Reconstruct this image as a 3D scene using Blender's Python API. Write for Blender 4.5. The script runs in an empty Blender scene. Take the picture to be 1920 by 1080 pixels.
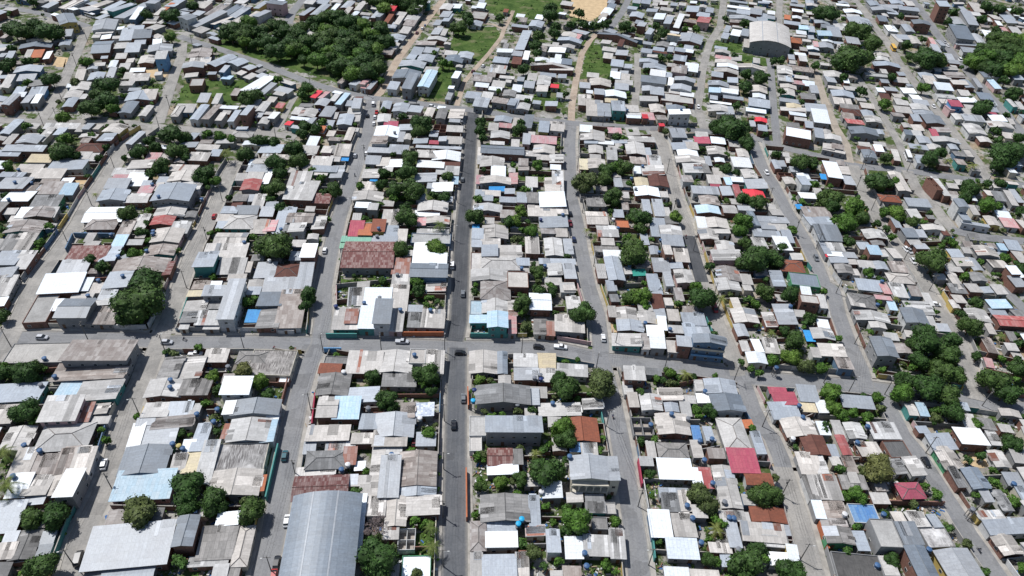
import bpy, bmesh, math, random
from mathutils import Vector, Matrix
R=math.radians
sc=bpy.context.scene
COL=sc.collection
# ---------------------------------------------------------------- camera
F=1321.0; CH=180.0
def vn(v):
    return Vector(v).normalized()
_dn=vn((-100,1575,1321))
_dy=Vector((915-960,-565-540,1321)); _dy=(_dy-_dn*_dy.dot(_dn)).normalized()
_Z=-_dn; _Y=_dy; _X=_Y.cross(_Z)
def unp(px,py,z=0.0):
    d=Vector(((px-960)/F,(py-540)/F,1))
    w=Vector((_X.dot(d),_Y.dot(d),_Z.dot(d)))
    t=(z-CH)/w.z
    return Vector((w.x*t,w.y*t,z))
def proj(p):
    q=Vector((p[0],p[1],p[2]-CH))
    c=_X*q.x+_Y*q.y+_Z*q.z
    return (960+F*c.x/c.z,540+F*c.y/c.z,c.z)
cd=bpy.data.cameras.new('camera'); cam=bpy.data.objects.new('camera',cd); COL.objects.link(cam)
cd.sensor_width=36; cd.lens=F/1920*36; cd.clip_end=6000; cd.clip_start=1
ex=Vector((_X.x,_Y.x,_Z.x)); ey=Vector((_X.y,_Y.y,_Z.y)); ez=Vector((_X.z,_Y.z,_Z.z))
m=Matrix.Identity(4)
for i in range(3):
    m[i][0]=ex[i]; m[i][1]=-ey[i]; m[i][2]=-ez[i]
m[2][3]=CH
cam.matrix_world=m
sc.camera=cam
# ---------------------------------------------------------------- light
SUN_EL=R(60); SH=Vector((0.80,-0.60))       # ground direction shadows fall
w=bpy.data.worlds.new('World'); sc.world=w; w.use_nodes=True
nt=w.node_tree; nt.nodes.clear()
sky=nt.nodes.new('ShaderNodeTexSky'); sky.sky_type='NISHITA'; sky.sun_disc=False
sky.sun_elevation=SUN_EL; sky.sun_rotation=math.atan2(-SH.x,-SH.y)
bg=nt.nodes.new('ShaderNodeBackground'); bg.inputs[1].default_value=0.09
wo=nt.nodes.new('ShaderNodeOutputWorld')
nt.links.new(sky.outputs[0],bg.inputs[0]); nt.links.new(bg.outputs[0],wo.inputs[0])
ld=bpy.data.lights.new('sun','SUN'); ld.energy=4.5; ld.angle=R(0.5); ld.color=(1,0.985,0.965)
lo=bpy.data.objects.new('sun',ld); COL.objects.link(lo)
dv=Vector((SH.x*math.cos(SUN_EL),SH.y*math.cos(SUN_EL),-math.sin(SUN_EL)))
lo.rotation_euler=dv.to_track_quat('-Z','Y').to_euler()
sc.view_settings.view_transform='Standard'; sc.view_settings.look='None'
sc.view_settings.exposure=0.10; sc.view_settings.gamma=1
rnd=random.Random(7)
# ---------------------------------------------------------------- node helpers
def newmat(name,rough=0.85,spec=0.3):
    m=bpy.data.materials.new(name); m.use_nodes=True
    n=m.node_tree; b=n.nodes['Principled BSDF']
    b.inputs['Roughness'].default_value=rough; b.inputs['Specular IOR Level'].default_value=spec
    return m,n,b
def N(n,t,**k):
    x=n.nodes.new(t)
    for a,v in k.items(): setattr(x,a,v)
    return x
def mixc(n,f,a,b,mode='MIX'):
    x=n.nodes.new('ShaderNodeMix'); x.data_type='RGBA'; x.blend_type=mode
    for s,v in ((0,f),(6,a),(7,b)):
        if isinstance(v,bpy.types.NodeSocket): n.links.new(v,x.inputs[s])
        elif s==0: x.inputs[0].default_value=v
        else: x.inputs[s].default_value=(*v[:3],1)
    return x.outputs[2]
def noise(n,scale,det=3,vec=None,rough=0.55):
    x=n.nodes.new('ShaderNodeTexNoise'); x.inputs['Scale'].default_value=scale
    x.inputs['Detail'].default_value=det; x.inputs['Roughness'].default_value=rough
    if vec is not None: n.links.new(vec,x.inputs['Vector'])
    return x.outputs['Fac']
def ramp(n,fac,stops):
    x=n.nodes.new('ShaderNodeValToRGB'); e=x.color_ramp.elements
    while len(e)<len(stops): e.new(0.5)
    for i,(p,c) in enumerate(stops):
        e[i].position=p; e[i].color=(c,c,c,1) if isinstance(c,(int,float)) else (*c,1)
    n.links.new(fac,x.inputs[0]); return x.outputs[0]
def geo(n): return n.nodes.new('ShaderNodeNewGeometry').outputs['Position']
def tintnode(n):
    a=n.nodes.new('ShaderNodeAttribute'); a.attribute_name='tint'; return a.outputs['Color']
def plain(name,c,rough=0.8,var=0.15,scale=0.6,spec=0.3,metal=0.0):
    m,n,b=newmat(name,rough,spec); b.inputs['Metallic'].default_value=metal
    g=geo(n); f=ramp(n,noise(n,scale,4,g),[(0.3,1-var),(0.7,1+var*0.6)])
    n.links.new(mixc(n,1.0,c,f,'MULTIPLY'),b.inputs['Base Color']); return m
# roofs ------------------------------------------------------------
def roofmat(name,c1,c2,patch=0.5,dirt=0.35,dirtc=(0.14,0.12,0.11),rough=0.75,spec=0.25,bw=2.3,bh=1.05,mort=0.7,metal=0.0):
    m,n,b=newmat(name,rough,spec); b.inputs['Metallic'].default_value=metal
    uv=n.nodes.new('ShaderNodeUVMap').outputs[0]
    br=N(n,'ShaderNodeTexBrick'); br.offset=0.0
    n.links.new(uv,br.inputs['Vector'])
    br.inputs['Color1'].default_value=(*c1,1); br.inputs['Color2'].default_value=(*c2,1)
    br.inputs['Mortar'].default_value=tuple(x*mort for x in c1)+(1,)
    br.inputs['Scale'].default_value=1; br.inputs['Mortar Size'].default_value=0.03
    br.inputs['Brick Width'].default_value=bh; br.inputs['Row Height'].default_value=bw
    br.inputs['Bias'].default_value=-0.3+patch*0.6
    g=geo(n)
    st=ramp(n,noise(n,0.16,5,g,0.65),[(0.42,0.0),(0.68,1.0)])
    mp=N(n,'ShaderNodeMapping'); mp.inputs['Scale'].default_value=(2.6,0.28,1); n.links.new(uv,mp.inputs[0])
    stk=ramp(n,noise(n,1.0,3,mp.outputs[0]),[(0.45,0.0),(0.75,1.0)])
    mm=N(n,'ShaderNodeMath',operation='MAXIMUM'); n.links.new(st,mm.inputs[0]); n.links.new(stk,mm.inputs[1])
    m2=N(n,'ShaderNodeMath',operation='MULTIPLY'); n.links.new(mm.outputs[0],m2.inputs[0]); m2.inputs[1].default_value=dirt
    c=mixc(n,m2.outputs[0],br.outputs['Color'],dirtc)
    fine=ramp(n,noise(n,1.7,3,g),[(0.3,0.88),(0.7,1.08)])
    c=mixc(n,1.0,c,fine,'MULTIPLY')
    c=mixc(n,1.0,c,tintnode(n),'MULTIPLY')
    n.links.new(c,b.inputs['Base Color'])
    wv=N(n,'ShaderNodeTexWave'); wv.bands_direction='X'; wv.inputs['Scale'].default_value=0.9; n.links.new(uv,wv.inputs[0])
    bp=N(n,'ShaderNodeBump'); bp.inputs['Strength'].default_value=0.25; bp.inputs['Distance'].default_value=0.06
    n.links.new(wv.outputs[1],bp.inputs['Height']); n.links.new(bp.outputs[0],b.inputs['Normal'])
    return m
RC={ # letter: (words, material)
'w':('bright white',roofmat('roof_white',(.70,.74,.77),(.76,.79,.81),.4,.15,(.45,.46,.47),.5)),
'p':('pale grey',roofmat('roof_fibre_pale',(.49,.472,.45),(.39,.375,.355),.25,.34,(.25,.235,.22))),
'l':('light blue-grey',roofmat('roof_metal_light',(.355,.385,.42),(.31,.335,.37),.3,.32,(.25,.245,.24),.45,.4)),
'm':('steel grey',roofmat('roof_metal_mid',(.195,.225,.26),(.17,.195,.225),.4,.35,(.15,.15,.15),.45,.4)),
'd':('dark weathered grey',roofmat('roof_fibre_dark',(.19,.188,.185),(.28,.275,.27),.4,.4,(.09,.085,.08))),
'e':('patchy brownish grey',roofmat('roof_fibre_patchy',(.38,.355,.335),(.235,.205,.19),.5,.5,(.15,.115,.10))),
'b':('rusty',roofmat('roof_rust',(.28,.12,.085),(.40,.33,.31),.3,.4,(.16,.07,.05))),
'B':('dark brown',roofmat('roof_brown',(.105,.045,.035),(.14,.06,.045),.4,.3,(.07,.035,.03))),
'R':('maroon and white striped',roofmat('roof_maroon',(.15,.06,.055),(.34,.26,.24),.15,.3,(.12,.06,.055),bw=1.4,bh=.6)),
't':('terracotta brown',roofmat('roof_tile',(.25,.085,.05),(.19,.07,.045),.5,.35,(.12,.05,.035),bw=.8,bh=.5)),
'o':('orange',roofmat('roof_orange',(.45,.15,.07),(.40,.14,.07),.5,.15)),
'r':('crimson',roofmat('roof_crimson',(.36,.07,.11),(.40,.10,.13),.4,.2)),
'C':('faded red',roofmat('roof_faded_red',(.35,.085,.085),(.42,.22,.21),.2,.3)),
'P':('dusty pink',roofmat('roof_pink',(.50,.26,.27),(.47,.36,.35),.4,.25)),
'Z':('bright red',roofmat('roof_red',(.60,.04,.06),(.55,.05,.07),.5,.08)),
'y':('cream',roofmat('roof_cream',(.58,.50,.34),(.52,.45,.33),.4,.2)),
'u':('mottled blue',roofmat('roof_blue',(.075,.20,.44),(.16,.30,.48),.4,.4,(.25,.29,.33))),
'v':('vivid blue tarpaulin',roofmat('tarp_blue',(.04,.26,.60),(.05,.30,.62),.4,.05,rough=.4)),
'L':('sky blue',roofmat('roof_sky_blue',(.38,.52,.62),(.45,.55,.62),.4,.15)),
'n':('mint green',roofmat('roof_green',(.25,.46,.34),(.22,.42,.31),.4,.1)),
'N':('green tarpaulin',roofmat('tarp_green',(.02,.22,.17),(.03,.25,.20),.4,.1)),
'k':('blackened concrete',roofmat('slab_black',(.13,.125,.12),(.12,.115,.11),.5,.7,(.035,.035,.035),bw=8,bh=8,mort=1)),
'K':('blotchy black and white',roofmat('slab_blotch',(.14,.135,.13),(.14,.13,.13),.5,.9,(.62,.61,.60),bw=9,bh=9,mort=1)),
'q':('mottled concrete',roofmat('slab_concrete',(.42,.41,.39),(.40,.39,.37),.5,.6,(.20,.19,.18),bw=9,bh=9,mort=1)),
'c':('white and blue checked',roofmat('roof_check',(.70,.72,.75),(.30,.34,.42),.4,.1,bw=.7,bh=.7)),
}
WC={
'g':('grey',plain('wall_grey',(.24,.24,.24))),
'w':('white',plain('wall_white',(.50,.50,.49),var=.25)),
'r':('brick',plain('wall_brick',(.20,.105,.08),var=.3,scale=1.5)),
't':('teal',plain('wall_teal',(.07,.24,.22))),
'b':('blue',plain('wall_blue',(.12,.19,.28))),
'u':('bright blue',plain('wall_bright_blue',(.12,.27,.46))),
'y':('ochre',plain('wall_ochre',(.48,.36,.12))),
'p':('pinkish',plain('wall_pink',(.48,.33,.32))),
'n':('green',plain('wall_green',(.08,.26,.13))),
'o':('orange brick',plain('wall_orange',(.40,.13,.06))),
'C':('crimson',plain('wall_crimson',(.33,.045,.08))),
'c':('cream',plain('wall_cream',(.50,.46,.38))),
}
M_glass=plain('window_glass',(.03,.035,.04),.15,.1,spec=.6)
M_frame=plain('window_frame',(.5,.5,.48))
M_door=plain('door_wood',(.13,.075,.045))
M_dark=plain('interior_dark',(.05,.045,.04))
M_floor=plain('bare_floor',(.30,.27,.24))
# ---------------------------------------------------------------- mesh builder
class MB:
    def __init__(s): s.v=[];s.f=[];s.m=[];s.uv=[];s.t=[];s.mats=[]
    def mi(s,mat):
        if mat not in s.mats: s.mats.append(mat)
        return s.mats.index(mat)
    def face(s,pts,mat,uv=None,t=1.0):
        k=len(s.v); s.v+= [tuple(p) for p in pts]; s.f.append(tuple(range(k,k+len(pts))))
        s.m.append(s.mi(mat)); s.uv.append(uv if uv else [(p[0],p[1]) for p in pts]); s.t.append(t)
    def box(s,x0,y0,z0,x1,y1,z1,mat,t=1.0,X=None,bottom=False):
        P=[(x0,y0,z0),(x1,y0,z0),(x1,y1,z0),(x0,y1,z0),(x0,y0,z1),(x1,y0,z1),(x1,y1,z1),(x0,y1,z1)]
        if X: P=[X(p) for p in P]
        fs=[(4,5,6,7),(0,1,5,4),(1,2,6,5),(2,3,7,6),(3,0,4,7)]
        if bottom: fs.append((3,2,1,0))
        for f in fs: s.face([P[i] for i in f],mat,None,t)
    def tube(s,path,rad,mat,n=6,t=1.0):
        rings=[]
        for i,p in enumerate(path):
            p=Vector(p); a=Vector(path[max(0,i-1)]); b=Vector(path[min(len(path)-1,i+1)])
            d=(b-a).normalized(); u=d.cross(Vector((0,0,1)))
            if u.length<1e-3: u=Vector((1,0,0))
            u.normalize(); v=d.cross(u); r=rad[i] if isinstance(rad,(list,tuple)) else rad
            rings.append([p+(u*math.cos(2*math.pi*k/n)+v*math.sin(2*math.pi*k/n))*r for k in range(n)])
        for i in range(len(rings)-1):
            for k in range(n):
                s.face([rings[i][k],rings[i][(k+1)%n],rings[i+1][(k+1)%n],rings[i+1][k]],mat,None,t)
        s.face(rings[-1],mat,None,t); s.face(rings[0][::-1],mat,None,t)
    def mesh(s,name):
        me=bpy.data.meshes.new(name); me.from_pydata(s.v,[],s.f)
        for m in s.mats: me.materials.append(m)
        if s.f:
            me.polygons.foreach_set('material_index',s.m)
            l=me.uv_layers.new(name='UVMap'); fl=[]
            for u in s.uv:
                for a in u: fl+=[a[0],a[1]]
            l.data.foreach_set('uv',fl)
            ca=me.color_attributes.new('tint','FLOAT_COLOR','CORNER'); cl=[]
            for f,t in zip(s.f,s.t):
                c=[t,t,t,1.0] if isinstance(t,(int,float)) else [t[0],t[1],t[2],1.0]
                cl+=c*len(f)
            ca.data.foreach_set('color',cl)
        me.update(); return me
    def obj(s,name,parent=None):
        o=bpy.data.objects.new(name,s.mesh(name)); COL.objects.link(o)
        if parent: o.parent=parent
        return o
def tag(o,label=None,cat=None,group=None,kind=None):
    if label: o['label']=label
    if cat: o['category']=cat
    if group: o['group']=group
    if kind: o['kind']=kind
    return o
def empty(name,loc,rz=0.0):
    o=bpy.data.objects.new(name,None); COL.objects.link(o); o.location=loc; o.rotation_euler=(0,0,rz)
    o.empty_display_size=0.5; return o
def copyobj(o,parent=None):
    c=o.copy(); COL.objects.link(c); c.parent=parent; return c
def copytree(o,loc,rz,scale=1.0):
    r=copyobj(o); r.location=loc; r.rotation_euler=(0,0,rz); r.scale=(scale,)*3 if not isinstance(scale,tuple) else scale
    for ch in CH_OF.get(o.name,[]):
        c=copyobj(ch,r)
        for g in CH_OF.get(ch.name,[]): copyobj(g,c)
    return r
CH_OF={}
def kids(o,*ch): CH_OF[o.name]=list(ch)
# ---------------------------------------------------------------- data traced from the photograph (image positions, turned into ground positions)
ROADS={ # name:(width m, material key, points)
'M':(7.3,'a',[(-60,631),(80,634),(250,636),(310,642),(480,642),(600,645),(750,648),(850,652),(1000,652),(1060,658),(1125,672),(1200,682),(1300,692),(1400,708),(1500,716),(1600,724),(1680,734),(1730,742),(1810,750),(1850,757),(1980,776)]),
'C':(7.2,'dk',[(852,640),(860,600),(866,450),(876,350),(885,230),(887,208)]),
'Cl':(7.2,'am',[(851,1180),(852,1085),(854,900),(856,720),(858,652)]),
'B':(6.8,'a',[(480,1180),(495,1080),(513,1000),(530,900),(547,810),(561,740),(580,680),(600,645),(606,600),(606,540),(620,470),(635,410),(649,370),(662,330),(674,295),(680,270),(690,250),(692,225),(697,186)]),
'A':(6.2,'g',[(100,1180),(133,1080),(155,1000),(190,930),(209,880),(228,810),(243,770),(272,710),(290,660),(315,602),(337,540),(362,470),(389,420),(410,370),(432,320),(445,302)]),
'Z':(6.4,'g',[(-60,780),(10,650),(28,615),(61,540),(72,520),(110,470),(145,420),(172,370),(190,345),(206,320),(221,295),(240,270),(275,250),(297,232)]),
'D':(6.2,'a',[(1212,1180),(1199,1080),(1192,1010),(1184,960),(1176,910),(1169,860),(1160,810),(1151,765),(1140,720),(1127,672),(1126,640),(1120,590),(1104,540),(1100,520),(1090,470),(1082,420),(1071,370),(1069,320),(1068,270),(1071,232)]),
'E':(5.6,'g',[(1222,240),(1243,270),(1255,320),(1268,370),(1287,420),(1292,445)]),
'Ed':(5.6,'dk',[(1291,442),(1306,495),(1317,532)]),
'Ee':(5.6,'g',[(1316,529),(1340,590),(1349,615),(1374,665),(1384,706)]),
'El':(5.6,'a',[(1384,706),(1397,725),(1411,765),(1429,802),(1448,822),(1464,860),(1470,882)]),
'Em':(5.8,'g',[(1468,876),(1479,910),(1496,960),(1510,1010),(1526,1072),(1545,1180)]),
'F':(6.2,'a',[(1403,250),(1413,270),(1432,320),(1450,345),(1475,395),(1506,445),(1531,495),(1545,532),(1561,540),(1572,590),(1590,640),(1613,690),(1624,727)]),
'H':(5,'g',[(1362,-30),(1357,0),(1350,50),(1330,82),(1317,132),(1312,175),(1307,200),(1317,232),(1322,246)]),
'G':(4.2,'g',[(1195,100),(1196,150),(1191,185),(1190,236)]),
'DD':(4,'t',[(1071,232),(1072,200),(1080,150),(1091,100),(1107,75),(1120,62)]),
'DE':(5,'a',[(1120,62),(1145,52),(1165,25),(1178,0),(1186,-25)]),
'I':(3,'t',[(855,203),(870,155),(890,130),(917,100),(940,70),(945,55),(955,37),(962,20)]),
'I2':(3,'t',[(945,55),(925,46),(905,44)]),
'J':(5.2,'t',[(697,186),(712,175),(730,140),(750,105),(775,72),(800,38),(832,-2),(850,-30)]),
'N':(6,'a',[(335,68),(370,80),(412,92),(450,106),(478,115),(542,140),(580,155),(630,170),(688,183),(755,190),(830,200),(872,205),(930,213),(960,219),(1035,227),(1080,232),(1135,236),(1210,240),(1285,242),(1318,246),(1410,256),(1465,276),(1515,288),(1585,305),(1615,313),(1690,318),(1765,330),(1828,338),(1960,352)]),
'O':(6,'g',[(-40,222),(0,225),(50,228),(100,230),(237,230),(275,238),(312,240),(375,244),(432,247),(505,250),(555,258)]),
'L1':(6,'g',[(165,50),(145,97),(125,140),(110,175),(87,212),(75,228)]),
'L0':(6,'a',[(-30,8),(62,22),(120,35),(165,50)]),
'L2':(6,'g',[(342,80),(340,107),(327,140),(317,170),(305,207),(297,232)]),
'L3':(3.5,'g',[(557,175),(542,200),(530,225),(512,248)]),
'L4':(6,'a',[(590,-30),(567,0),(547,25),(540,45)]),
'R0':(4.5,'a',[(1442,110),(1445,125),(1450,200),(1455,250),(1458,272)]),
'R9':(5,'g',[(1464,-25),(1462,0),(1460,45)]),
'R1':(5,'t2',[(1522,118),(1530,140),(1545,187),(1565,237),(1585,270),(1592,305)]),
'R2':(4.5,'g',[(1605,140),(1612,150),(1635,185),(1660,225),(1682,262),(1697,295),(1706,318)]),
'R3':(6,'g',[(1585,-25),(1602,0),(1620,20),(1640,50),(1665,82),(1690,125),(1715,155),(1740,190),(1770,225),(1797,260),(1830,300),(1850,338)]),
'R4':(7,'a',[(1690,-25),(1710,0),(1735,30),(1752,57),(1785,100),(1815,135),(1850,175),(1885,212),(1915,250),(1960,300)]),
'R5':(5.5,'g',[(1600,310),(1615,352),(1632,382),(1645,410),(1655,430),(1680,460),(1700,482),(1720,510),(1740,545),(1762,582),(1782,610),(1800,640),(1810,680),(1820,715),(1830,750)]),
'R6':(6,'g',[(1700,320),(1722,360),(1752,387),(1772,415),(1790,434)]),
'R7':(6,'a',[(1785,432),(1840,445),(1920,453),(1980,460)]),
'R8':(5.5,'a',[(1652,732),(1660,752),(1680,790),(1692,815),(1717,845),(1740,880),(1765,920),(1795,965),(1815,1000),(1840,1035),(1865,1072),(1920,1150)]),
'R10':(5,'a',[(1880,540),(1900,560),(1930,590)]),
}
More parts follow.
